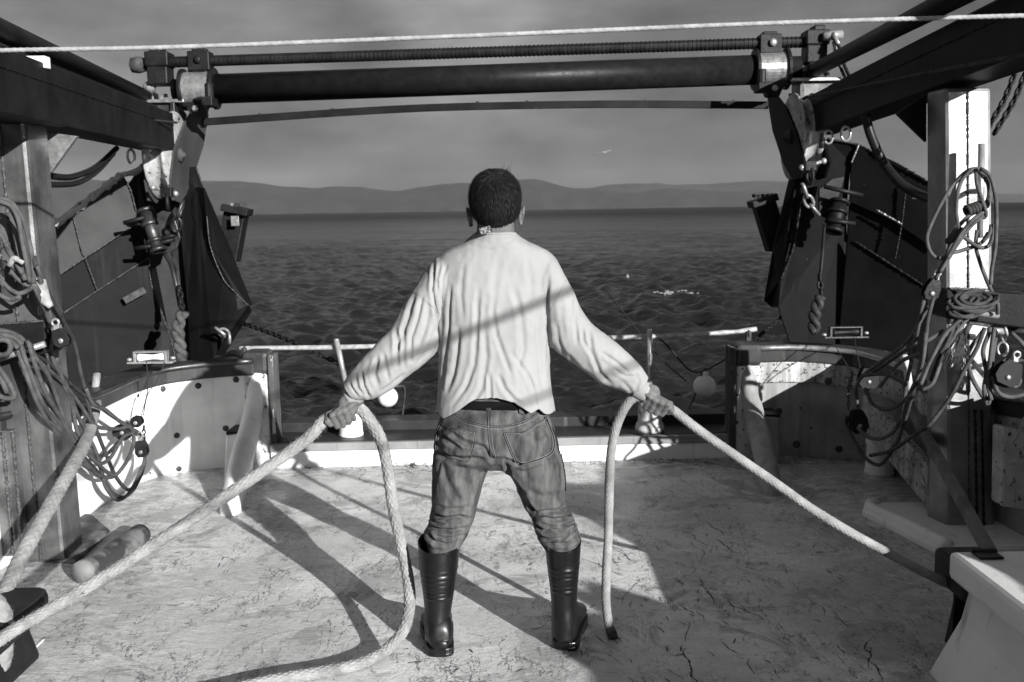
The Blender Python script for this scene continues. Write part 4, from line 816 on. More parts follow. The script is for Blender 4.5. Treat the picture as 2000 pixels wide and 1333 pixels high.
R3 = [[(1806,578),(1797,620),(1788,665),(1779,710),(1770,752),(1764,800),(1749,839),(1722,857),(1695,854),(1676,836)],
 [(1824,578),(1812,626),(1806,680),(1794,725),(1782,770),(1764,830),(1746,875),(1719,908),(1692,896),(1668,860),(1653,830),(1655,815)],
 [(1890,612),(1875,625),(1848,650),(1830,680),(1812,716),(1798,752)], [(1880,612),(1854,659),(1836,695),(1818,745)], [(1895,616),(1866,652),(1840,700),(1822,748),(1800,762)],
 [(1923,641),(1908,680),(1884,722),(1860,770),(1839,800),(1815,830),(1788,848),(1755,872),(1731,884),(1700,890)],
 [(1920,647),(1896,680),(1890,704),(1899,740),(1920,776)], [(1683,734),(1725,731),(1750,740),(1770,752)], [(1800,690),(1764,704),(1740,728),(1719,755)], [(1842,647),(1800,672),(1770,684),(1740,704),(1704,728)],
 [(1683,734),(1672,760),(1676,800)], [(1690,760),(1705,790),(1735,800),(1765,785),(1790,750)], [(1812,600),(1790,640),(1770,670),(1745,690),(1700,722),(1682,738)], [(1870,618),(1850,670),(1835,690)], [(1808,650),(1803,700),(1790,740),(1770,790),(1758,850),(1740,880)]]
for j, pts in enumerate(R3): coil(c3_, 'cord', pts, Rc, .0095, 'cordd' if j % 2 else 'cord', j%3)
c4_ = thing('cord_coil', P(1935,720,4.3), 'doubled cord hanging over the edge of the right post beside the black block', 'cord coil')
for j, pts in enumerate(([(1932,650),(1920,686),(1926,728),(1922,760),(1928,791),(1934,770),(1938,700),(1944,660)], [(1942,640),(1934,700),(1930,750),(1936,782)], [(1938,735),(1950,767),(1974,776),(2010,768)], [(1975,708),(2000,702),(2030,690)], [(1985,720),(1992,745),(1984,755),(1972,750)], [(1975,650),(2000,675),(2030,720)])): coil(c4_, 'cord', pts, Rc, .0095, 'cord', j%3)
# ------------------------------------------------------------ small blocks
def small_block(lab, px, py, Y, w, h, tilt, m, swivel=True, group=None):
    c = P(px,py,Y); root = thing('pulley_block', c, lab, 'pulley block', group); a = math.radians(tilt); ux, uz = V(math.cos(a),0,math.sin(a)), V(-math.sin(a),0,math.cos(a))
    W_, H_ = w*Y/F/2, h*Y/F/2
    pr = [(-.55,1),(.55,1),(.95,.2),(1,-.5),(.6,-1),(-.6,-1),(-1,-.5),(-.95,.2)]
    for dy in (-.022,.014): b = MB(); b.prism([c+ux*x*W_+uz*z*H_+V(0,dy,0) for x,z in pr], (0,.008,0)); recalc(b.out('cheek', m, root, bevel=.002))
    b = MB(); b.lathe(c-uz*H_*.35+V(0,-.013,0), (0,1,0), [(0,.4*W_),(.001,W_*.85),(.013,W_*.7),(.026,W_*.85),(.027,.4*W_)], 22); b.out('sheave', 'iron', root, smooth=True)
    b = MB(); b.lathe(c-uz*H_*.35+V(0,-.022,0), (0,-1,0), [(0,.011),(.005,.011),(.007,.004)], 12); b.out('rivet', 'shiny', root, smooth=True)
    if swivel: b = MB(); b.box(c+uz*H_*1.15, (.022,.03,.02)); b.torus(c+uz*(H_*1.15+.022), .014, .0055, (0,1,0)); b.out('swivel', 'shiny', root, bevel=.002)
    return root
small_block('small black pulley block with a bright rivet hung beside the left post', 121, 659, 4.08, 32, 36, 20, 'rubber')
small_block('narrow twin pulley block at the end of the cord left of the sunlit post', 1819, 566, 4.3, 30, 42, -18, 'iron')
small_block('chunky black pulley block hanging right of the gallows post', 1968, 728, 4.25, 52, 50, -25, 'rubber')
small_block('black block dangling on a chain before the white left bulwark', 277, 876, 5.2, 24, 34, 4, 'rubber')
small_block('black block tangled in cord at the upper edge of the white left bulwark', 240, 840, 5.15, 40, 24, 15, 'rubber', False)
small_block('black swivel block hanging on two thin strings against the left bulwark', 268, 822, 5.3, 24, 18, -10, 'iron', False)
small_block('dark block in the shade under the right cap rail', 1695, 738, 5.3, 40, 42, 0, 'rubber', False)
small_block('dark block with a pale shackle lying low by the right bulwark', 1676, 823, 5.3, 36, 46, 10, 'rubber', False)
t = chain('chain', [P(281,832,5.3),P(281,850,5.3),P(283,868,5.25)], .004, .022, 'iron', None); tag(t, 'short fine chain between two black blocks on the left', 'chain')
t = chain('chain', [P(1665,730,5.4),P(1658,760,5.4),P(1657,800,5.4)], .004, .022, 'cord', None); tag(t, 'fine chain hanging in shade against the right bulwark', 'chain')
for pts, lab in (([(286,706,5.4),(289,750,5.4),(286,775,5.35),(276,812,5.3)], 'thin black string from the left fairlead, straighter strand'), ([(322,708,5.45),(306,745,5.4),(288,772,5.35),(280,812,5.3)], 'thin black string from the left fairlead, slanting strand'),
    ([(1623,660,5.8),(1640,690,5.6),(1665,730,5.4)], 'thin black string from the right fairlead down to the dark block'), ([(1668,660,5.8),(1676,700,5.5),(1682,730,5.35)], 'thin black string hanging from the right end of the right fairlead'), ([(1480,760,5.9),(1484,830,5.85),(1510,905,5.8)], 'thin black string down the right stern knee')):
    t = cordmesh('string', pts, .0028, 'wire', None, 5); tag(t, lab, 'string')
sh = thing('shackle_set', P(1950,650,4.35), 'steel shackle and link hung from a bar right of the sunlit post', 'shackle')
b = MB(); b.tube([P(1930,645,4.35),P(1962,648,4.35)], .014, 10); b.tube([P(1962,640,4.3),P(1966,652,4.3),P(1960,668,4.3),P(1956,655,4.3)], .008, 8, step=.01); b.torus(P(1958,682,4.3), .02, .006, (.5,1,0), sx=1.5); b.out('shackle', 'shiny', sh, smooth=True)
b = MB(); b.tube([P(1960,645,4.5),P(2080,655,4.5)], .016, 10); b.out('bar', 'steel', sh, smooth=True)
# ------------------------------------------------------------ deck things
bx = thing('storage_box', (1.8,2.5,0), 'moulded white storage box with an overhanging lid, at the lower right', 'box')
X0, Y0, Y1, ZT = 1.40, 3.1, 1.6, .415
b = MB(); b.rings(np.array([[(X0-.06,Y0+.01,0),(2.35,Y0+.01,0),(2.35,Y1,0),(X0-.06,Y1,0)],[(X0-.045,Y0,.02),(2.35,Y0,.02),(2.35,Y1,.02),(X0-.045,Y1,.02)],[(X0+.03,Y0-.03,.2),(2.35,Y0-.03,.2),(2.35,Y1,.2),(X0+.03,Y1,.2)],[(X0+.055,Y0-.045,ZT-.07),(2.35,Y0-.045,ZT-.07),(2.35,Y1,ZT-.07),(X0+.055,Y1,ZT-.07)]]))
recalc(b.out('tub', 'boxw', bx, bevel=.02))
b = MB(); b.box(((X0+2.38)/2, (Y0+Y1)/2, ZT-.045), (2.38-X0, Y0-Y1, .09)); b.out('lid', 'boxw', bx, bevel=.018)
b = MB(); q = P(1925,1079,3.05); b.box((q[0],3.03,ZT+.006), (.075,.05,.008)); b.lathe((q[0]-.04,3.06,ZT+.01), (1,0,0), [(0,.008),(.08,.008)], 8); b.out('hinge', 'iron', bx, bevel=.002)
def cleat(lab, end, w, h, length, ped):
    r = thing('mooring_cleat', (end[0], end[1]-length/2, 0), lab, 'cleat'); x = end[0]; zt = end[2]+h/2; s = 1 if x > 0 else -1; x = x+s*w/2
    b = MB(); R = []
    for u in np.linspace(0,1,13):
        y = end[1]-length*(1-u); e = 1-.3*max(0, abs(u*2-1)-.85)/.15
        R.append([(x-w/2*e,y,zt-h/2-h/2*e),(x+w/2*e,y,zt-h/2-h/2*e),(x+w/2*e,y,zt-h/2+h/2*e),(x-w/2*e,y,zt-h/2+h/2*e)])
    b.rings(np.array(R)); recalc(b.out('horn_bar', 'rubber', r, bevel=.028))
    ya, yb_, xo = end[1]-length+.2, end[1]-.13, s*.03; b = MB(); b.rings(np.array([[(x+xo-w*.55,ya-.05,0),(x+xo+w*.55,ya-.05,0),(x+xo+w*.55,yb_+.03,0),(x+xo-w*.55,yb_+.03,0)],[(x+xo-w*.42,ya,zt-h*.9),(x+xo+w*.42,ya,zt-h*.9),(x+xo+w*.42,yb_,zt-h*.9),(x+xo-w*.42,yb_,zt-h*.9)]])); recalc(b.out('pedestal', 'rubber', r, bevel=.02))
    return r
cleat('massive black cleat with a rounded horn at the lower left corner', P(113,1162,3.42), .2, .1, 1.2, 1)
cleat('black cleat horn showing behind the white storage box', P(1818,1094,3.42), .17, .115, .28, 0)
b = MB(); c = spline([G(88,1248),G(60,1275),G(20,1310),G(-20,1345)], .02)+V(0,0,.003); b.tube(c, .006*(1+.3*rng.standard_normal(len(c))), 5, rb=.003); t = b.out('sealant_bead', 'white', None, smooth=True); tag(t, 'rough white sealant bead on the deck along the black cleat', 'sealant')
# raised pads under the gallows
for lab, pts, h in (('low white pad with a thick rounded edge under the right gallows post', [G(1682,1008),G(1700,998),G(1815,995),G(2010,1000),G(2010,1085),G(1830,1085)], .045), ('low grey pad under the left gallows post', [G(-30,1095),G(75,1098),G(150,1102),G(215,1040),G(180,1010),G(-30,1000)], .02)):
    t = thing('post_pad', np.mean(pts,0), lab, 'pad'); b = MB(); b.prism([q+V(0,0,-.01) for q in pts], (0,0,h+.01)); recalc(b.out('slab', 'boxw' if h > .03 else 'stained', t, bevel=.018))
    if h > .03:
        c = spline([pts[1]+V(.03,0,h), pts[0]+V(.04,0,h), (pts[0]+pts[5])/2+V(.05,0,h), pts[5]+V(.05,0,h)], .04); b = MB(); b.tube(c, .028, 10); b.out('rounded_edge', 'boxw', t, smooth=True)
tb = thing('stained_tube', G(220,1085), 'mottled stained fender tube lying on deck behind the slanting left rope', 'tube')
b = MB(); b.tube([G(275,1062)+V(0,0,.045), G(240,1090)+V(0,0,.045), G(160,1140)+V(0,0,.045)], [.05,.052,.05], 20, step=.03); b.out('tube', 'stained', tb, smooth=True)
wd = thing('prop_bar', P(1930,1075,3.9), 'weathered bar leaning from the right bulwark down to the box', 'bar')
b = MB(); b.beam(P(1775,790,5.1), P(1935,1083,3.35), .035, .05); b.out('bar', 'wood', wd, bevel=.004)
pd = thing('vent_pot', G(1717,930), 'squat grey pedestal standing in shade by the right bulwark', 'pedestal')
g0 = G(1717,926); b = MB(); b.lathe(g0, (0,0,1), [(0,.085),(.02,.08),(.17,.072),(.18,.078),(.2,.078),(.205,.05)], 26); b.out('drum', 'boxw', pd, smooth=True)
b = MB(); b.lathe(g0+V(0,0,.206), (0,0,1), [(0,.07),(.03,.05),(.05,.02)], 16); b.out('cap', 'rust', pd, smooth=True)
st = thing('plastic_stake', P(189,760,5.3), 'short white plastic pipe standing up against the left rail', 'pipe')
b = MB(); b.tube([P(179,820,5.25),P(184,780,5.25),P(189,732,5.3)], .02, 14, step=.03); b.ell(P(189,731,5.3), (.02,.02,.008), 12, 6); b.out('pipe', 'rope', st, smooth=True)
st = thing('plastic_stake', P(1768,720,5.0), 'short worn white pipe standing up against the right rail', 'pipe')
b = MB(); b.tube([P(1777,765,4.95),P(1771,720,4.95),P(1762,680,5.0)], .018, 14, step=.03); b.out('pipe', 'whitechip', st, smooth=True)
b = MB(); b.prism([P(1958,835,4.3),P(2080,860,4.3),P(2080,1010,4.3),P(1955,990,4.3)], (0,.1,0)); t = recalc(b.out('locker', 'whitechip', None, bevel=.012)); tag(t, 'chipped white locker side at the right edge behind the post', 'locker')
t = cordmesh('string', [(2000,815,4.2),(1990,845,4.2),(1976,868,4.2)], .004, 'line', None); tag(t, 'frayed pale string end hanging at the right edge', 'string')
gu = thing('gull', P(1180,298,160), 'small pale gull flying far off above the hills', 'bird')
b = MB(); c = P(1180,298,160); b.ell(c, (.45,.2,.13), 10, 8); b.add([c+V(-.1,-.1,.03), c+V(.15,.12,.03), c+V(.9,.1,.35), c+V(1.3,0,.3)], [(0,1,2),(0,2,3)]); b.add([c+V(-.15,-.1,.03), c+V(.1,.12,.03), c+V(-.9,.1,.05), c+V(-1.3,0,-.05)], [(0,1,2),(0,2,3)]); b.out('body', 'gull', gu)
b = MB()
for i in range(40):      # a little broken foam where the wake curls
    px, py = (rng.normal(1350,22), 571+rng.normal()*1.6) if i < 28 else (rng.normal(1292,12), 572+rng.normal()*1.2)
    q = G(px, py, SEA+.05); s = rng.uniform(.02,.09); b.ell(q, (s,s*.6,.02), 8, 5)
o = b.out('foam', 'gull', smooth=True); o['kind'] = 'stuff'; o['label'] = 'flecks of broken foam on the wake behind the stern rail'; o['category'] = 'foam'
gu = thing('gull', P(1225,541,32), 'tiny white gull sitting on the water right of the man', 'bird')
b = MB(); c = P(1225,541,32); b.ell(c, (.06,.09,.045), 10, 8); b.ell(c+V(.01,0,.06), (.025,.03,.03), 8, 6); b.out('body', 'gull', gu, smooth=True)

# net added unseen along the rail to shade the right deck
np_ = thing('shade_heap', (2.45,1,.85), 'unseen, added shade net heaped along the right bulwark beside the viewer', 'blocker'); b = MB(); R = []
hy = [(3.4,.84),(3.2,.91),(2.6,.96),(2.25,1.07),(1.95,1.1),(1.72,.87),(1.3,.84),(1.0,.84),(.8,1.06),(.6,1.04),(.2,1.09),(-.3,1.07),(-.8,1.15),(-2,1.1)]
for y in np.arange(3.4,-2,-.05):
    h_ = np.interp(-y, [-q[0] for q in hy], [q[1] for q in hy])+.035*mnoise.noise(Vector((0,y*6,1))); a = np.arange(14)/14*2*math.pi; rz = max(.03, (h_-.8)/2+.02)
    R.append(np.c_[2.42+.12*np.cos(a)*(1+.2*mnoise.noise(Vector((y*5,2,0)))), np.full(14,y), h_-rz+rz*np.sin(a)])
b.rings(np.array(R)); b.out('blocker', 'wire', np_, smooth=True)
b = MB()
for i in range(5): b.ell((2.36,1.9-i*.6,np.interp(-(1.9-i*.6), [-q[0] for q in hy], [q[1] for q in hy])-.03), (.05,.05,.04), 10, 8); b.out('blocker_float', 'float', np_, smooth=True); b = MB()
# ------------------------------------------------------------ unseen cabin behind the viewer, added to block sky fill
wh = thing('added_wheelhouse', (-.6,-1.9,0), 'unseen cabin with an overhanging roof, added behind the viewer to block sky fill', 'added_wheelhouse')
b = MB(); b.box((-.8,-2.2,1.35), (3.0,2.4,2.7)); b.out('wall', 'whited', wh, bevel=.02)
b = MB(); b.box((-.75,-2.0,2.82), (3.3,3.4,.1)); b.out('roof', 'whited', wh, bevel=.02)
b = MB(); b.box((.1,-.985,1.02), (.72,.03,1.95)); dd_ = b.out('door', 'oldwood', wh, bevel=.01)
b = MB(); b.tube([(.36,-.94,1.0),(.36,-.94,1.12)], .012, 8); b.out('handle', 'shiny', dd_, smooth=True)
for x in (-1.9,-.85): b = MB(); b.box((x,-.985,1.7), (.7,.03,.55)); b.out('window', 'rubber', wh, bevel=.01)
# ------------------------------------------------------------ the fisherman
YB = 3.36
def ring(l, r, yc, hd, n=40, e=2.3):
    c = (l+r)/2; u = (r-l)/2; a = np.arange(n)/n*2*math.pi; ca, sa = np.cos(a), np.sin(a)
    return c+u*(np.sign(ca)*np.abs(ca)**(2/e))[:,None]+V(0,hd,0)*(np.sign(sa)*np.abs(sa)**(2/e))[:,None]
def rows(b, L, n=40, e=2.3, sub=5):
    L = np.array(L, float); q = spline(L, 1e9) if False else L
    k = np.arange(len(L)); kk = np.linspace(0, len(L)-1, (len(L)-1)*sub+1)
    # smooth interpolation of the traced rows
    out = np.stack([np.interp(kk, k, L[:,i]) for i in range(5)], 1)
    for _ in range(sub): out[1:-1] = (out[:-2]+2*out[1:-1]+out[2:])/4
    R = [ring(P(l, py, yc), P(r, py, yc), yc, hd, n, e) for py, l, r, yc, hd in out]
    return b.rings(np.array(R))
def limb(b, pts, step=.02, n=20):        # (px, py, Y, half width px, half depth m)
    c = np.array([P(p[0],p[1],p[2]) for p in pts]); a = np.array([p[3]/F*p[2] for p in pts]); d = np.array([p[4] for p in pts])
    q = spline(np.c_[c, a, d], step); c, a, d = q[:,:3], q[:,3], q[:,4]
    t = np.gradient(c, axis=0); t /= np.linalg.norm(t,axis=1)[:,None]; U = np.cross(t, [0,1,0]); U /= np.linalg.norm(U,axis=1)[:,None]; W = np.cross(t, U)
    al = np.arange(n)/n*2*math.pi
    return b.rings(c[:,None]+U[:,None]*(np.cos(al)[None,:,None]*a[:,None,None])+W[:,None]*(np.sin(al)[None,:,None]*d[:,None,None]))
man = thing('person', V(-.05,YB,0), 'fisherman with legs apart, in pale sweater and rubber boots, a rope in each fist', 'person')
HC = P(967,397,YB)
SK = V(.0755,.097,.101)
b = MB()
b.ell(HC, SK, 28, 20); b.ell(HC+V(0,.05,-.05), (.066,.06,.08), 22, 16); b.ell(HC+V(0,.062,-.105), (.045,.045,.045), 18, 12)     # skull, face, jaw
b.ell(HC+V(0,.108,-.055), (.014,.022,.024), 12, 8); b.tube([HC+V(0,.1,-.02), HC+V(0,.118,-.05)], [.009,.012], 8)                  # nose
b.tube([HC+V(-.045,.085,-.012), HC+V(0,.1,-.008), HC+V(.045,.085,-.012)], .011, 8, step=.01)                                      # brow
b.tube([HC+V(-.022,.103,-.09), HC+V(0,.109,-.088), HC+V(.022,.103,-.09)], .006, 8, step=.006); b.tube([HC+V(-.02,.102,-.1), HC+V(0,.107,-.101), HC+V(.02,.102,-.1)], .006, 8, step=.006)
b.ell(HC+V(0,.09,-.128), (.024,.02,.018), 12, 8)
b.tube([P(968,500,3.38), P(968,466,3.36), P(968,440,3.355), P(967,415,3.36)], [.075,.066,.062,.06], 22, step=.02, rb=[.07,.062,.06,.06])   # neck
for s, ex, ey in ((-1,917,424),(1,1019,421)):
    c = P(ex, ey, YB+.005); nx = nrm((s*.86,-.5,0)); fw = nrm(np.cross((0,0,1), nx))*1; hz_ = V(s*.16,0,1)
    b.ell(c, (.0055,.017,.031), 16, 12, ax=(nx, fw, hz_))
    a = np.linspace(-2.2, 2.4, 22); b.tube([c+nx*.002+hz_*(.03*math.cos(q*.68-.1))+fw*(-.0)+(V(s*.2,-.9,0)*(.015*abs(math.sin(q*.68)))) for q in a], .0042, 8)
    b.ell(c-V(s*.004,.0,.026), (.008,.01,.009), 10, 8)
b.ell(P(965,560,3.37), (.15,.08,.2), 20, 14); b.ell(P(965,720,3.37), (.13,.08,.2), 20, 14)
def armcore(b, pts): b.tube([P(*p[:3]) for p in pts], [p[3] for p in pts], 14, step=.02)
armcore(b, [(872,530,3.38,.05),(820,630,3.37,.045),(765,705,3.36,.038),(712,762,3.35,.029),(690,786,3.34,.026)])
armcore(b, [(1062,530,3.38,.05),(1115,630,3.37,.045),(1165,702,3.36,.038),(1232,746,3.34,.03),(1258,764,3.33,.026)])
limb(b, [(910,850,3.38,36,.07),(885,1000,3.37,26,.05),(862,1120,3.35,20,.04),(855,1200,3.34,16,.035)]); limb(b, [(1025,850,3.38,36,.07),(1080,1000,3.38,26,.05),(1102,1120,3.36,20,.04),(1104,1200,3.35,16,.035)])
b.ell(P(968,840,3.38), (.14,.09,.1), 20, 12)
def hand(b, W, C, A, R, s):
    A = nrm(A-V(0,1,0)*A[1]*.3); Yd = nrm(V(0,1,0)-A*A[1]); dn = np.cross(A, Yd); dn = dn if dn[2] < 0 else -dn
    ks = [.033,.0115,-.0105,-.031]; rr = [.0098,.0102,.0096,.0085]; ln = [0,.004,.001,-.006]
    for k, r, l in zip(ks, rr, ln):
        k0 = C+A*k-Yd*(R+.014)-dn*(.012-l*.8); k1 = C+A*(k*.98)-Yd*.010+dn*(R+.0135+l*.6); k2 = C+A*(k*.95)+Yd*(R+.004)+dn*(R*.55); k3 = C+A*(k*.93)+Yd*(R+.010)-dn*.012
        b.tube([W+A*k*.55+(k0-W)*.12, W+A*k*.35+(k0-W)*.55-Yd*.004, k0-Yd*.002], [.011,.0105,r*1.05], 10, step=.006)
        b.tube([k0, k1], [r*1.12, r*.98], 12, step=.006); b.ell(k0-Yd*.002, (r*1.18,)*3, 10, 8); b.ell(k1, (r*1.06,)*3, 10, 8)
        b.tube([k1, k2], [r*.98, r*.9], 10, step=.006); b.ell(k2, (r*.92,)*3, 10, 8); b.tube([k2, k3], [r*.9, r*.72], 10, step=.006); b.ell(k3, (r*.74,)*3, 10, 8)
    b.ell((W*.5+C*.5)-Yd*(R*.5+.006)-dn*.006, (.033,.013,.04), 16, 10, ax=(A, Yd, dn))
    b.ell(W, (.026,.02,.026), 14, 10); 
    # thumb leaves the side of the palm and closes over the rope
    t0 = W*.55+C*.45+A*.022-dn*.002; t1 = C+A*.046-dn*(R*.5+.004)-Yd*(R*.55); t2 = C+A*.056+dn*.004-Yd*(R+.007); t3 = C+A*.05+dn*(R*.9)-Yd*(R*.55+.006)
    b.tube([t0, t1], [.0145,.012], 10, step=.006); b.tube([t1, t2], [.012,.0108], 10, step=.006); b.ell(t1, (.0125,)*3, 10, 8); b.ell(t2, (.0112,)*3, 10, 8); b.tube([t2, t3], [.0108,.0085], 10, step=.006); b.ell(t3, (.0088,)*3, 10, 8)
WL, CL = P(694,782,3.335), P(669,808,3.335); AL = nrm(P(640,820,3.32)-P(700,796,3.345))
WR, CR = P(1256,762,3.325), P(1281,787,3.33); AR = nrm(P(1308,797,3.33)-P(1252,777,3.335))
hand(b, WL, CL, AL, .021, -1); hand(b, WR, CR, AR, .0165, 1)
me = voxel(b, .0034, 3, .5); wrinkle(me, .0016, 60, 3, mask=lambda v: (v[:,2] < 1.0)*1.)
body = obj_from(me, 'body', 'skin', man)
for s in (-1,1): b = MB(); b.ell(HC+V(s*.03,.085,-.03), (.012,.012,.012), 14, 10); b.out('eye', 'float', body, smooth=True)
# hair: a cap plus many short strands swirling from the crown
WH = nrm((P(966,349,YB)-HC+V(0,-.075,.02))/SK)
sq = lambda d: (1+(float((np.abs(d)**2.45).sum()**(-1/2.45))-1)*min(1, max(0, d[2]*2+.6)))*(V(1,1,1)-V(.13,.06,0)*max(0, -d[2]-.15))
b = MB(); n1, n2 = 64, 48; vv = []; keep = []
for i in range(n2+1):
    th = math.pi*i/n2
    for j in range(n1):
        a = 2*math.pi*j/n1; d = V(math.sin(th)*math.cos(a), math.sin(th)*math.sin(a), math.cos(th)); k = 1.03
        wob = .02*mnoise.noise(Vector(d*6)); vv.append(HC+d*SK*(k+wob)*sq(d)+V(0,0,.0))
def inhair(d):
    z = d[2]; y = d[1]
    if y > .35: return z > .55+(y-.35)*.5
    lim = -.66+.16*abs(d[0]) if y < -.2 else -.45+ (y+.2)*1.4
    if abs(d[0]) > .86 and z < -.12: return y < -.18 and z > -.45
    return z > lim
f = []
for i in range(n2):
    for j in range(n1):
        th = math.pi*(i+.5)/n2; a = 2*math.pi*(j+.5)/n1; d = V(math.sin(th)*math.cos(a), math.sin(th)*math.sin(a), math.cos(th))
        if inhair(d) and True: q = (i*n1+j, i*n1+(j+1)%n1, (i+1)*n1+(j+1)%n1, (i+1)*n1+j); f.append(q)
b.add(vv, f); hair = b.out('hair', 'hair', man, smooth=True); hair.modifiers.new('s','SOLIDIFY').thickness = .003
vs, fs = [], []; vg, fg = [], []
for i in range(30000):
    d = nrm(rng.normal(size=3)); 
    if d[1] > .75 or not (inhair(d) or (inhair(d+V(0,0,.09)) and rng.random() < .6)): continue
    dist = np.linalg.norm(d-WH)
    if dist < .12 and rng.random() < .55: continue
    away = nrm((d-WH)-d*np.dot(d-WH, d)); sw = np.cross(d, away)*.45*math.exp(-dist*2); dirn = nrm(away+sw+V(0,0,-.5)*min(1, dist)+rng.normal(size=3)*.07); dirn = nrm(dirn-d*np.dot(dirn,d))
    ln = rng.uniform(.018,.04)*(1 if d[2] > -.3 else .6); lift = rng.uniform(.03,.17); p0 = HC+d*SK*1.04*sq(d); p1 = p0+dirn*ln*.55+d*ln*lift; p2 = p0+dirn*ln+d*ln*lift*.8
    w2 = nrm(np.cross(dirn, d))*rng.uniform(.0006,.0012); A1, A2 = (vg, fg) if rng.random() < .04+.18*math.exp(-(dist/.25)**2) else (vs, fs); k = len(A1); A1 += [p0-w2, p0+w2, p1+w2*.8, p1-w2*.8, p2]; A2 += [(k,k+1,k+2,k+3),(k+3,k+2,k+4)]  # more pale strands near the crown, painting in the hair's shine
for i in range(26):      # a tuft sticking up at the crown
    p0 = P(985+rng.normal()*5, 334+abs(rng.normal()), YB-.01); q = p0+V(.012+rng.normal()*.006,0,.004+abs(rng.normal())*.012); w2 = V(.0006,0,0); k = len(vs); vs += [p0-w2,p0+w2,q]; fs.append((k,k+1,k+2))
for dx in (0,.0015): p0 = P(989,334,YB-.01)+V(dx,0,0); vs += [p0, p0+V(.0014,0,0), P(994,321,YB-.01)+V(dx,0,0)]; fs.append((len(vs)-3,len(vs)-2,len(vs)-1))
o = mesh_obj('strands', vs, fs, 'hair', hair); o = mesh_obj('shine_strands', vg, fg, 'hairl', hair)
# ---- sweater
def cut_warp(me, fz, keep_above=True):
    v = getv(me); h = fz(v); v2 = v.copy(); v2[:,2] -= h; setv(me, v2); bm = bmesh.new(); bm.from_mesh(me)
    bmesh.ops.bisect_plane(bm, geom=bm.verts[:]+bm.edges[:]+bm.faces[:], plane_co=(0,0,0), plane_no=(0,0,1 if keep_above else -1), clear_inner=True)
    bm.to_mesh(me); bm.free(); v = getv(me); v[:,2] += fz(v); setv(me, v)
b = MB()
rows(b, [(446,946,1000,3.36,.05),(455,936,1006,3.36,.064),(461,929,1012,3.36,.072),(469,917,1026,3.36,.08),(478,897,1049,3.365,.088),(488,874,1070,3.37,.096),(498,860,1080,3.37,.102),(512,853,1085,3.37,.108),(535,850,1084,3.37,.116),(570,852,1078,3.37,.12),(610,855,1075,3.37,.122),(650,857,1073,3.37,.12),(700,858,1074,3.37,.12),(745,855,1077,3.365,.125),(775,853,1081,3.36,.132),(800,852,1084,3.36,.14),(830,850,1085,3.36,.145),(850,849,1086,3.36,.145)], 56, 2.25)
b.ell(P(908,566,3.325), (.07,.06,.095), 20, 14); b.ell(P(1022,566,3.325), (.07,.06,.095), 20, 14); b.ell(P(866,532,3.375), (.034,.085,.055), 20, 14); b.ell(P(1072,530,3.375), (.032,.085,.055), 20, 14)      # shoulder blades
def pairs(b, L, n=34, sub=8):
    q = np.array([(*P(ox,oy,Y), *P(ix,iy,Y), hd) for (ox,oy),(ix,iy),Y,hd in L]); kk = np.linspace(0, len(q)-1, (len(q)-1)*sub+1); q = np.stack([np.interp(kk, np.arange(len(q)), q[:,i]) for i in range(7)], 1)
    for _ in range(sub): q[1:-1] = (q[:-2]+2*q[1:-1]+q[2:])/4
    return b.rings(np.array([ring(k[:3], k[3:6], 0, k[6], n, 2.1) for k in q]))
pairs(b, [((868,500),(905,560),3.37,.07),((851,503),(880,585),3.37,.085),((829,531),(868,612),3.37,.083),((805,569),(862,640),3.365,.078),((783,604),(862,668),3.36,.074),((758,645),(850,693),3.355,.068),((726,679),(820,717),3.345,.062),((700,708),(783,747),3.34,.056),((682,730),(748,772),3.335,.05),((669,748),(722,782),3.335,.043),((664,764),(704,783),3.335,.036)])
pairs(b, [((1070,497),(1030,560),3.37,.07),((1084,499),(1050,578),3.37,.085),((1107,546),(1064,605),3.37,.082),((1125,581),(1069,638),3.365,.076),((1147,624),(1073,672),3.36,.068),((1180,650),(1097,698),3.35,.06),((1210,675),(1134,722),3.345,.054),((1239,703),(1176,752),3.34,.047),((1257,722),(1212,763),3.335,.04),((1268,741),(1238,770),3.33,.035)])
me = voxel(b, .0052, 5, .5)
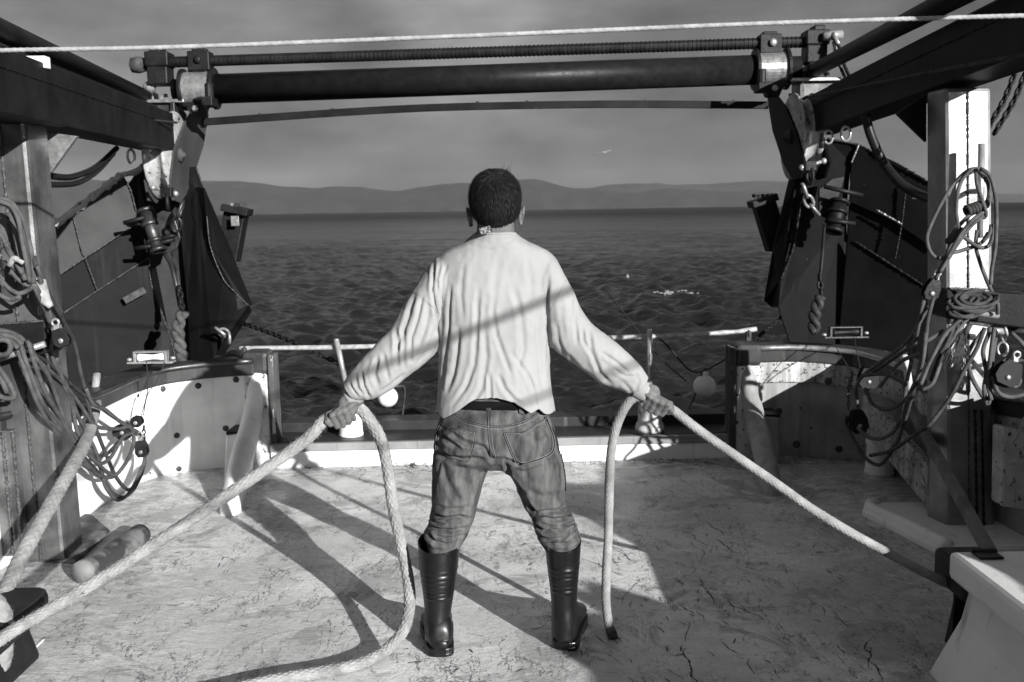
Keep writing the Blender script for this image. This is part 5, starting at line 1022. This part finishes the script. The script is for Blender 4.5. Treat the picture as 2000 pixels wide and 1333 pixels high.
SF = [([(881,560),(879,590),(877,649),(869,703),(863,762)], 7, 10), ([(934,570),(932,598),(930,657),(926,712),(911,754),(885,792)], 6.5, 11), ([(966,575),(962,611),(970,657),(990,712),(1000,740)], 7, 8), ([(1003,560),(1018,619),(1022,680),(1010,730)], 8, 6),
 ([(978,500),(968,540),(962,580)], 8, 4), ([(958,800),(957,762),(955,730)], 5, 9), ([(1020,790),(1003,781),(985,760),(975,735)], 5.5, 11), ([(1048,800),(1044,770),(1030,730)], 5.5, 8), ([(1071,540),(1067,594),(1071,650),(1071,700)], 5.5, 9), ([(847,510),(845,569),(853,620),(858,670)], 5.5, 10),
 ([(896,640),(893,690),(886,730),(872,765)], 6, 8), ([(1052,600),(1050,650),(1056,720),(1062,770)], 7, 6), ([(905,520),(900,570),(905,620)], 7, 4), ([(1030,505),(1038,560),(1035,610)], 8, 4), ([(946,640),(950,700),(940,760),(920,790)], 6, 6), ([(1000,690),(1035,740),(1050,770)], 8, 5),
 ([(872,520),(864,545),(862,590)], 4.5, 6), ([(859,515),(853,545),(855,580)], 4, 5), ([(930,470),(965,478),(1000,470)], 5, 2.5), ([(920,482),(965,490),(1010,480)], 7, 2.5),
 # left sleeve
 ([(812,575),(800,610),(786,650),(772,690)], 6, 8), ([(838,600),(832,640),(818,675)], 6, 7), ([(826,580),(815,625),(803,660),(802,705)], 5.5, 8), ([(773,645),(776,683),(775,715)], 5.5, 10), ([(748,690),(752,715),(760,745)], 6, 8), ([(738,700),(730,730),(738,755)], 5.5, 9), ([(706,728),(711,755),(722,778)], 4.5, 13), ([(694,738),(698,758),(712,772)], 4, 10), ([(682,748),(690,762),(700,775)], 3.5, 8), ([(850,640),(838,680),(815,710)], 5, 6), ([(790,640),(786,690),(790,720)], 6, 6), ([(742,765),(762,752),(788,732)], 6, 6),
 # right sleeve
 ([(1122,580),(1123,620),(1127,670)], 7, 7), ([(1150,645),(1156,690),(1172,730),(1195,752)], 6, 12), ([(1087,630),(1090,665),(1104,700)], 6, 8), ([(1137,640),(1140,665),(1152,690)], 5, 8), ([(1175,690),(1200,705),(1228,728)], 5, 7), ([(1200,722),(1222,735),(1244,735)], 4.5, 8), ([(1105,690),(1130,722),(1160,742)], 6, 6), ([(1240,728),(1248,745),(1240,765)], 4, 6), ([(1215,745),(1228,758),(1236,770)], 5, 6), ([(1098,590),(1096,630),(1100,660)], 6, 5)]
folds(me, [(p, w_*rng.uniform(.45,.85), d_*rng.uniform(.5,.95)) for p, w_, d_ in SF])
wrinkle(me, .005, 6, 1, (1,.6,.6)); wrinkle(me, .003, 20, 9, (1,.7,.5)); wrinkle(me, .0014, 55, 9, (1,.7,.7))
HEMP = [(840,818),(852,813),(864,821),(893,803),(915,786),(931,778),(969,776),(1004,784),(1023,797),(1037,807),(1053,800),(1064,811),(1075,814),(1084,812),(1100,812)]
hx = [P(x,y,3.25)[0] for x,y in HEMP]; hzv = [P(x,y,3.25)[2] for x,y in HEMP]
def hem(v):
    back = np.clip((YB+.03-v[:,1])/.06, 0, 1); zb = np.interp(v[:,0], hx, hzv); z = zb*back+(P(966,812,YB)[2])*(1-back)
    return np.where(np.abs(v[:,0]+.06) < .235, z, .70)
cut_warp(me, hem)
bm = bmesh.new(); bm.from_mesh(me)      # open cuffs and neck
def cutp(co, no): bmesh.ops.bisect_plane(bm, geom=[g for g in bm.verts[:]+bm.edges[:]+bm.faces[:]], plane_co=co, plane_no=no, clear_outer=True)
bm.to_mesh(me); bm.free()
v = getv(me)
def del_where(me, fn):
    bm = bmesh.new(); bm.from_mesh(me); dead = [f for f in bm.faces if fn(f.calc_center_median())]; bmesh.ops.delete(bm, geom=dead, context='FACES'); bm.to_mesh(me); bm.free()
wl_, wr_ = WL, WR; dL = nrm(P(690,775,3.34)-P(716,757,3.34)); dR = nrm(P(1254,764,3.33)-P(1212,744,3.34)); el, er = P(690,774,3.34), P(1254,763,3.33); nk = P(968,455,3.3)
for co, no in ((el, dL), (er, dR)):
    v = getv(me); near = None
    bm = bmesh.new(); bm.from_mesh(me); gv = [x for x in bm.verts if (Vector(co)-x.co).length < .075]; gs = set(gv); ge = [e for e in bm.edges if e.verts[0] in gs and e.verts[1] in gs]; gf = [f for f in bm.faces if all(x in gs for x in f.verts)]
    bmesh.ops.bisect_plane(bm, geom=gv+ge+gf, plane_co=co, plane_no=no, clear_outer=True); bm.to_mesh(me); bm.free()
bm = bmesh.new(); bm.from_mesh(me); gv = [x for x in bm.verts if (Vector(P(968,450,YB))-x.co).length < .12]; gs = set(gv); ge = [e for e in bm.edges if e.verts[0] in gs and e.verts[1] in gs]; gf = [f for f in bm.faces if all(x in gs for x in f.verts)]
bmesh.ops.bisect_plane(bm, geom=gv+ge+gf, plane_co=P(968,453,3.30), plane_no=nrm((.02,.06,1)), clear_outer=True); bm.to_mesh(me); bm.free()
def bvh(me):
    return BVHTree.FromPolygons([tuple(q) for q in getv(me)], [tuple(p.vertices) for p in me.polygons])
sw_t = bvh(me)
def onto(tree, px, py, lift=.001):
    d = nrm(ray(px, py)); h = tree.ray_cast(Vector(CP), Vector(d))
    if h[0] is None: return None
    n = h[1]; n = n if n.dot(Vector(d)) < 0 else -n
    return np.array(h[0]+n*lift)
def seam(tree, pts, r, name, m, parent, lift=.001, dash=None, mb=None):
    q = spline([(x,y,0) for x,y in pts], 1.2); P3 = [onto(tree, x, y, lift) for x,y,_ in q]; P3 = [p for p in P3 if p is not None]
    b = mb or MB()
    if len(P3) < 3: return
    P3 = np.array(P3)
    if dash is None:
        # split where the surface jumps
        seg = [P3[0]]
        for p in P3[1:]:
            if np.linalg.norm(p-seg[-1]) > .02:
                if len(seg) > 2: b.tube(seg, r, 6)
                seg = []
            seg.append(p)
        if len(seg) > 2: b.tube(seg, r, 6)
    else:
        L = np.r_[0, np.cumsum(np.linalg.norm(np.diff(P3,axis=0),axis=1))]; s = 0
        while s < L[-1]-dash*.6:
            a, c = [np.array([np.interp(t, L, P3[:,k]) for k in range(3)]) for t in (s, s+dash*.55)]
            if np.linalg.norm(a-c) < dash*2: b.tube([a, c], r, 5)
            s += dash
    return None if mb is not None else b.out(name, m, parent, smooth=True)
sweater = obj_from(me, 'sweater', 'shirt', man); sd_ = sweater.modifiers.new('s','SOLIDIFY'); sd_.thickness = .004; sd_.offset = -1
b = MB()
for pts in ([(806,568),(822,580),(848,602),(856,612)], [(1074,612),(1082,595),(1106,547),(1110,544)], [(1073,611),(1070,590),(1071,560)], [(857,612),(852,590),(848,560)], [(800,700),(822,690),(856,676)]): seam(sw_t, pts, .0011, '', '', None, .0004, mb=b)
b.out('shoulder_seam', 'shirtd', sweater, smooth=True)
b = MB(); seam(sw_t, [(929,461),(945,458),(968,457),(990,457),(1009,460)], .0035, '', '', None, .001, mb=b)
if b.v: b.out('neckband', 'shirt', sweater, smooth=True)
# cuffs
for (co, d, r, rb, nm) in ((el, dL, .034, .032, 'l'), (er, dR, .033, .031, 'r')):
    b = MB(); b.tube([co-d*.022, co-d*.006, co+d*.012, co+d*.02, co+d*.018, co+d*.0, co-d*.015], [r*1.02,r*1.07,r*1.05,r*.99,r*.93,r*.92,r*.9], 28, rb=[rb,rb*1.08,rb*1.05,rb*.99,rb*.93,rb*.9,rb*.9], cap=False); b.out('cuff', 'shirt', sweater, smooth=True)
tg = MB(); q = [P(936,447,3.262), P(956,441,3.262), P(962,453,3.268), P(940,459,3.268)]; tg.prism(q, (0,.0012,0)); tgo = recalc(tg.out('neck_label', 'tag', sweater))
b = MB()
for i in range(4):
    b.tube([q[i]+V(0,-.0008,0), q[(i+1)%4]+V(0,-.0008,0)], .0006, 5)
b.out('label_edge', 'cord', tgo)
# ---- jeans
b = MB()
rows(b, [(766,884,1044,3.365,.105),(780,876,1054,3.365,.11),(800,866,1068,3.365,.117),(825,856,1080,3.365,.125),(850,849,1086,3.365,.128),(875,847,1089,3.365,.126),(895,850,1088,3.37,.115),(908,862,1080,3.375,.09)], 48, 2.3)
b.ell(P(912,862,3.315), (.092,.085,.098), 22, 16); b.ell(P(1028,864,3.315), (.092,.085,.098), 22, 16)
def leg(L, hd):
    rows(b, [(py,l,r,yc,h) for (py,l,r,yc,h) in L], 40, 2.1)
leg([(860,850,962,3.37,.1),(890,846,962,3.37,.105),(910,845,955,3.37,.1),(943,843,945,3.37,.092),(970,843,938,3.37,.084),(997,843,931,3.37,.078),(1008,837,928,3.37,.077),(1018,840,924,3.365,.074),(1030,834,919,3.365,.074),(1042,827,914,3.365,.075),(1054,831,907,3.36,.068),(1066,834,901,3.36,.062),(1080,834,893,3.355,.055),(1110,838,886,3.35,.045)], 0)
leg([(860,972,1086,3.37,.1),(890,972,1096,3.37,.105),(910,977,1103,3.37,.1),(943,1003,1106,3.37,.092),(970,1015,1104,3.37,.085),(985,1021,1104,3.37,.082),(1000,1032,1115,3.37,.08),(1020,1040,1124,3.37,.076),(1034,1044,1128,3.37,.075),(1046,1048,1133,3.365,.074),(1058,1054,1132,3.365,.066),(1068,1062,1130,3.36,.06),(1085,1070,1126,3.36,.052),(1110,1076,1124,3.355,.045)], 0)
me = voxel(b, .005, 4, .5)
JF = [([(868,838),(905,862),(940,878),(962,898),(985,897)], 6, 7), ([(855,845),(875,868),(905,880)], 5, 5), ([(852,885),(880,898),(915,905),(955,904)], 5, 6), ([(980,898),(1020,905),(1060,897),(1085,885)], 5, 6), ([(858,900),(872,935),(890,968),(905,985)], 8, 5), ([(985,905),(1000,935),(1020,965)], 6, 6),
 ([(846,1000),(868,1010),(895,1014),(920,1008)], 5, 11), ([(842,1024),(862,1032),(888,1038),(912,1032)], 4.5, 10), ([(838,1012),(850,1022),(870,1026)], 4, 8), ([(836,1046),(852,1058),(872,1064)], 4, 9), ([(850,1050),(875,1052),(902,1048)], 4.5, 7), ([(880,1020),(900,1022),(922,1016)], 4, 6), ([(850,985),(880,996),(912,992)], 7, 5),
 ([(1025,985),(1050,998),(1080,996),(1108,988)], 5, 9), ([(1038,1008),(1060,1018),(1085,1018),(1112,1006)], 4.5, 11), ([(1044,1026),(1065,1036),(1092,1034),(1122,1020)], 4.5, 11), ([(1048,1044),(1070,1052),(1098,1050),(1128,1034)], 4.5, 10), ([(1060,1060),(1084,1064),(1110,1060),(1130,1048)], 4, 7), ([(1085,1000),(1105,1006),(1118,1000)], 3.5, 8), ([(1095,1026),(1112,1026),(1126,1016)], 3.5, 9), ([(1030,960),(1060,972),(1095,968)], 8, 5), ([(1010,850),(1040,862),(1070,852)], 7, 3), ([(905,930),(915,955),(912,980)], 8, 4)]
folds(me, [(np.array(p)+np.c_[rng.normal(size=len(p))*3, rng.normal(size=len(p))*3.2], w_*rng.uniform(.5,.95), d_*rng.uniform(.7,1.6)) for p, w_, d_ in JF]); wrinkle(me, .004, 14, 5, (1,.7,.8)); wrinkle(me, .0016, 45, 2)
jt = bvh(me); jeans = obj_from(me, 'jeans', 'denim', man)
b = MB(); rows(b, [(773,878,1052,3.365,.1135),(775,876,1053,3.365,.117),(788,873,1057,3.365,.119),(790,872,1058,3.365,.1155)], 48, 2.3, 2); b.out('belt', 'leather', man, smooth=True)
pk = {'pocket': [[(862,828),(880,836),(922,846)], [(930,842),(926,870),(916,898),(905,899),(880,893),(858,885),(853,875),(855,845),(861,829)]], 'pocket2': [[(986,847),(1020,846),(1055,826),(1066,818)], [(984,846),(993,870),(1012,905),(1045,900),(1078,885),(1082,860),(1074,835),(1067,816)]]}
for k, (topl, outl) in pk.items():
    b = MB()
    for L in (topl, outl): seam(jt, L, .0028, '', '', None, .0008, mb=b)
    po = b.out('pocket', 'denimd', jeans, smooth=True)
    b = MB(); ctr = np.mean(outl, 0)
    for sc in (1.0,.93):
        for L in (topl, outl):
            L2 = [tuple(ctr+(np.array(q)-ctr)*sc) for q in L]; seam(jt, L2, .0008, '', '', None, .0036 if sc == 1 else .0014, mb=b)
    b.out('stitching', 'stitch', po)
b = MB()
YK = [[(885,806),(905,820),(930,828),(955,833),(985,833),(1015,826),(1040,815),(1056,803)], [(955,800),(954,830),(956,865),(962,895)], [(905,788),(925,790),(953,797),(985,797),(1008,800)], [(862,905),(852,960),(846,1000)], [(1094,880),(1103,930),(1104,975)], [(1062,815),(1084,850),(1092,885)]]
for L in YK: seam(jt, L, .0028, '', '', None, .0008, mb=b)
b.out('seams', 'denimd', jeans, smooth=True)
b = MB()
for L in YK[:3]:
    for dx, dy in ((0,0),(0,5) if L is not YK[1] else (6,0)): seam(jt, [(x+dx,y+dy) for x,y in L], .0008, '', '', None, .0036 if dx+dy == 0 else .0014, mb=b)
b.out('stitching', 'stitch', jeans)
def lay(pts, name, m, parent, lift, th=.0025):
    q = [onto(jt, x, y, lift) for x, y in pts]
    if any(x is None for x in q): q = [P(x, y, 3.23) for x, y in pts]
    b = MB(); b.prism(q, (0,.006,0)); return recalc(b.out(name, m, parent, bevel=.0008))
lay([(951,776),(961,776),(959,803),(949,803)], 'belt_loop', 'denim', jeans, .009); lay([(1012,790),(1020,794),(1022,812),(1013,808)], 'belt_loop', 'denim', jeans, .009)
# ---- boots
def boot(L, heel, al, ridge, rim):
    br_ = []
    L = np.array(L, float); ks = np.linspace(0, len(L)-1, (len(L)-1)*14+1); o_ = np.stack([np.interp(ks, np.arange(len(L)), L[:,i]) for i in range(5)], 1)
    for _ in range(20): o_[1:-1] = (o_[:-2]+2*o_[1:-1]+o_[2:])/4
    n = 64; R = []; a = np.arange(n)/n*2*math.pi
    for py, l, r, yc, hd in o_:
        bump = sum(.0055*math.exp(-((py-q)/1.9)**2) for q in ridge); bd = np.clip(-np.sin(a)*1.6-.35, 0, 1)
        g = .0022*math.exp(-((py-rim)/1.3)**2)
        rg = ring(P(l,py,yc), P(r,py,yc), yc, hd, n, 2.05); c = (P(l,py,yc)+P(r,py,yc))/2; dv = rg-c; dv /= np.linalg.norm(dv,axis=1)[:,None]
        rg = rg+dv*(bump*bd+g)[:,None]; rg[:,2] += (1-np.sin(a))*0
        R.append(rg)
    top = R[0]; c = top.mean(0); tilt = lambda rg: rg+np.c_[0*a, 0*a, .02*np.sin(a)+.0*a]       # rim dips at the back
    R[0] = tilt(R[0])
    for i in range(1, 10): R[i] = R[i]+np.c_[0*a, 0*a, .02*np.sin(a)*(1-i/10)]
    inner = [c+(R[i]-c-V(0,0,0))*.93+V(0,0,R[i][:,2].mean()*0) for i in (0,)]
    RR_ = [R[12]*.0+ (R[12].mean(0)+(R[12]-R[12].mean(0))*.9), R[0].mean(0)+(R[0]-R[0].mean(0))*V(.93,.93,1), R[0]+V(0,0,.003)]+R
    b = MB(); b.rings(np.array(RR_), cap=False); bt = b.out('boot', 'boot', man, smooth=True)
    f = V(math.sin(al), math.cos(al), 0); x_ = V(math.cos(al), -math.sin(al), 0); H0 = V(*heel)
    b = MB()
    secs = [(-.01,.014,.03,.06),(-.004,.034,.022,.1),(.012,.043,.02,.125),(.04,.046,.02,.15),(.08,.047,.02,.16),(.11,.048,.02,.15),(.15,.052,.02,.125),(.2,.058,.02,.098),(.245,.056,.022,.08),(.28,.044,.025,.064),(.3,.02,.03,.05)]
    q = np.array(secs); kk = np.linspace(0, len(q)-1, 60); q = np.stack([np.interp(kk, np.arange(len(q)), q[:,i]) for i in range(4)], 1)
    for _ in range(5): q[1:-1] = (q[:-2]+2*q[1:-1]+q[2:])/4
    RR = []; al_ = np.arange(32)/32*2*math.pi
    for t, w2, z0, z1 in q:
        ca, sa = np.cos(al_), np.sin(al_); RR.append(H0+f*t+x_*(w2*np.sign(ca)*np.abs(ca)**.8)[:,None]+V(0,0,1)*((z0+z1)/2+(z1-z0)/2*np.sign(sa)*np.abs(sa)**.85)[:,None])
    b.rings(np.array(RR)); b.out('foot', 'boot', bt, smooth=True)
    b = MB(); out_ = [(t, w2+.004) for t, w2, _, _ in q[::3]]
    poly = [H0+f*(t-.002)+x_*w2 for t, w2 in out_]+[H0+f*(t+.003)-x_*w2 for t, w2 in reversed(out_)]
    b.prism([p+V(0,0,.012) for p in poly], (0,0,.02)); hp_ = [p for p in poly if np.dot(p-H0, f) < .075]; b.prism([p+V(0,0,.001) for p in hp_], (0,0,.014)); fp_ = [p for p in poly if np.dot(p-H0, f) > .12]; b.prism([p+V(0,0,.001) for p in fp_], (0,0,.014))
    recalc(b.out('sole', 'boot', bt, bevel=.004))
    b = MB(); rn = [H0+f*t+x_*(w2*1.03*sg)+V(0,0,zz) for t, w2, zz, sg in [(.13,.045,.06,-1),(.08,.046,.09,-1),(.03,.043,.075,-1),(.0,.03,.062,-1),(-.008,0,.058,1),(.0,.03,.062,1),(.03,.043,.075,1),(.08,.046,.09,1),(.13,.045,.06,1)]]
    b.tube(rn, .0035, 8, step=.008); b.ell(H0+f*-.003+V(0,0,.045), (.03,.012,.02), 14, 8); b.out('counter_rim', 'boot', bt, smooth=True)
boot([(1059,816,899,3.355,.078),(1070,817,898,3.355,.078),(1110,819,894,3.35,.076),(1155,826,887,3.345,.066),(1185,829,882,3.34,.058),(1205,830,880,3.335,.056),(1225,829,882,3.335,.06),(1245,830,882,3.335,.06)], G(861,1283), -.14, (1117,1127,1135,1143,1151,1158), 1107)
boot([(1056,1064,1135,3.36,.074),(1070,1065,1134,3.36,.074),(1102,1068,1132,3.36,.072),(1147,1074,1128,3.355,.062),(1180,1077,1126,3.35,.056),(1200,1077,1126,3.345,.055),(1220,1077,1127,3.345,.058),(1238,1077,1127,3.345,.058)], G(1103,1270), .17, (1104,1113,1121,1129,1138,1146), 1099)
# ------------------------------------------------------------ the ropes in his hands
u = lambda C, A, k: C+A*k
g = lambda px, py, r: (lambda q: q+V(0,0,0))(G(px, py, r))
left = [P(-60,1290,2.9), P(20,1236,2.98), P(95,1192,3.1), P(200,1129,3.16), P(350,1031,3.22), P(500,929,3.27), P(600,857,3.3), u(CL,AL,.07), u(CL,AL,.03), CL, u(CL,AL,-.03), u(CL,AL,-.06)+V(.004,0,-.006), P(741,852,3.36), P(757,915,3.38), P(768,990,3.4), P(783,1060,3.41), P(797,1130,3.4), P(800,1180,3.36), P(788,1232,3.27)]+[G(752,1272,.03), G(705,1296,.024), G(640,1311,.023), G(570,1323,.023), G(500,1336,.023), G(400,1360,.023), G(250,1390,.023)]
t = braid('rope', left, .0193, 'rope', None, 9, .034, .13, .0024, 64, 6500); tag(t, 'thick pale braided rope gripped in the left fist, looping down and forward across the deck', 'rope')
rgt = [P(1960,1180,3.3), P(1850,1140,3.3), P(1700,1062,3.3), P(1600,1004,3.3), P(1520,948,3.3), P(1430,886,3.31), P(1360,837,3.32), u(CR,AR,.062)+V(.0,0,-.004), u(CR,AR,.03), CR, u(CR,AR,-.028), P(1240,776,3.335), P(1221,795,3.34), P(1205,830,3.35), P(1194,880,3.37), P(1190,950,3.4), P(1188,1050,3.43), P(1184,1130,3.44), P(1184,1180,3.44), P(1191,1230,3.42), P(1198,1246,3.4)]
t = braid('rope', rgt, .0156, 'rope2', None, 9, .02, .09, .0018, 64, 300); tag(t, 'slimmer braided rope held in the right fist, its cut end hanging to the deck', 'rope')
b = MB(); e = P(1198,1246,3.4); b.tube([P(1191,1226,3.42), P(1195,1238,3.41), e+V(.002,0,-.006)], [.0165,.0185,.017], 14)
for i in range(50): d = nrm(V(rng.normal()*.9, rng.normal()*.6, -.6)); b.tube([e+V(rng.normal()*.01,rng.normal()*.008,0), e+d*.018, e+d*.018+V(rng.normal()*.014,0,rng.uniform(-.004,.012))], [.0022,.0016,.0008], 4)
b.out('frayed_end', 'stained', None, smooth=True).parent = None
fe = [o for o in COL.objects if o.name.startswith('frayed_end')][0]; fe.parent = t
b = MB(); c = spline([V(2.35,3.0,.45)], 1) if False else None
r2 = [P(189,742,5.6), P(187,790,5.1), P(172,850,4.6), P(145,905,4.15), P(105,976,3.85), P(69,1040,3.65), P(36,1100,3.5), P(8,1160,3.35), P(-8,1190,3.28), P(-20,1215,3.24)]
t = braid('rope', r2, .0265, 'rope2', None, 5, .04, .1, .004, 36, 300); tag(t, 'thick pale rope coming in over the left bulwark across the gallows post', 'rope')
t = braid('rope', [P(-60,1170,3.1), P(-25,1168,3.1), P(2,1195,3.1), P(8,1240,3.1), P(3,1290,3.1), P(-18,1330,3.1), P(-50,1350,3.1)], .03, 'rope2', None, 5, .045, .1, .004, 36, 100); tag(t, 'bight of thick rope showing at the lower left edge beside the black cleat', 'rope')
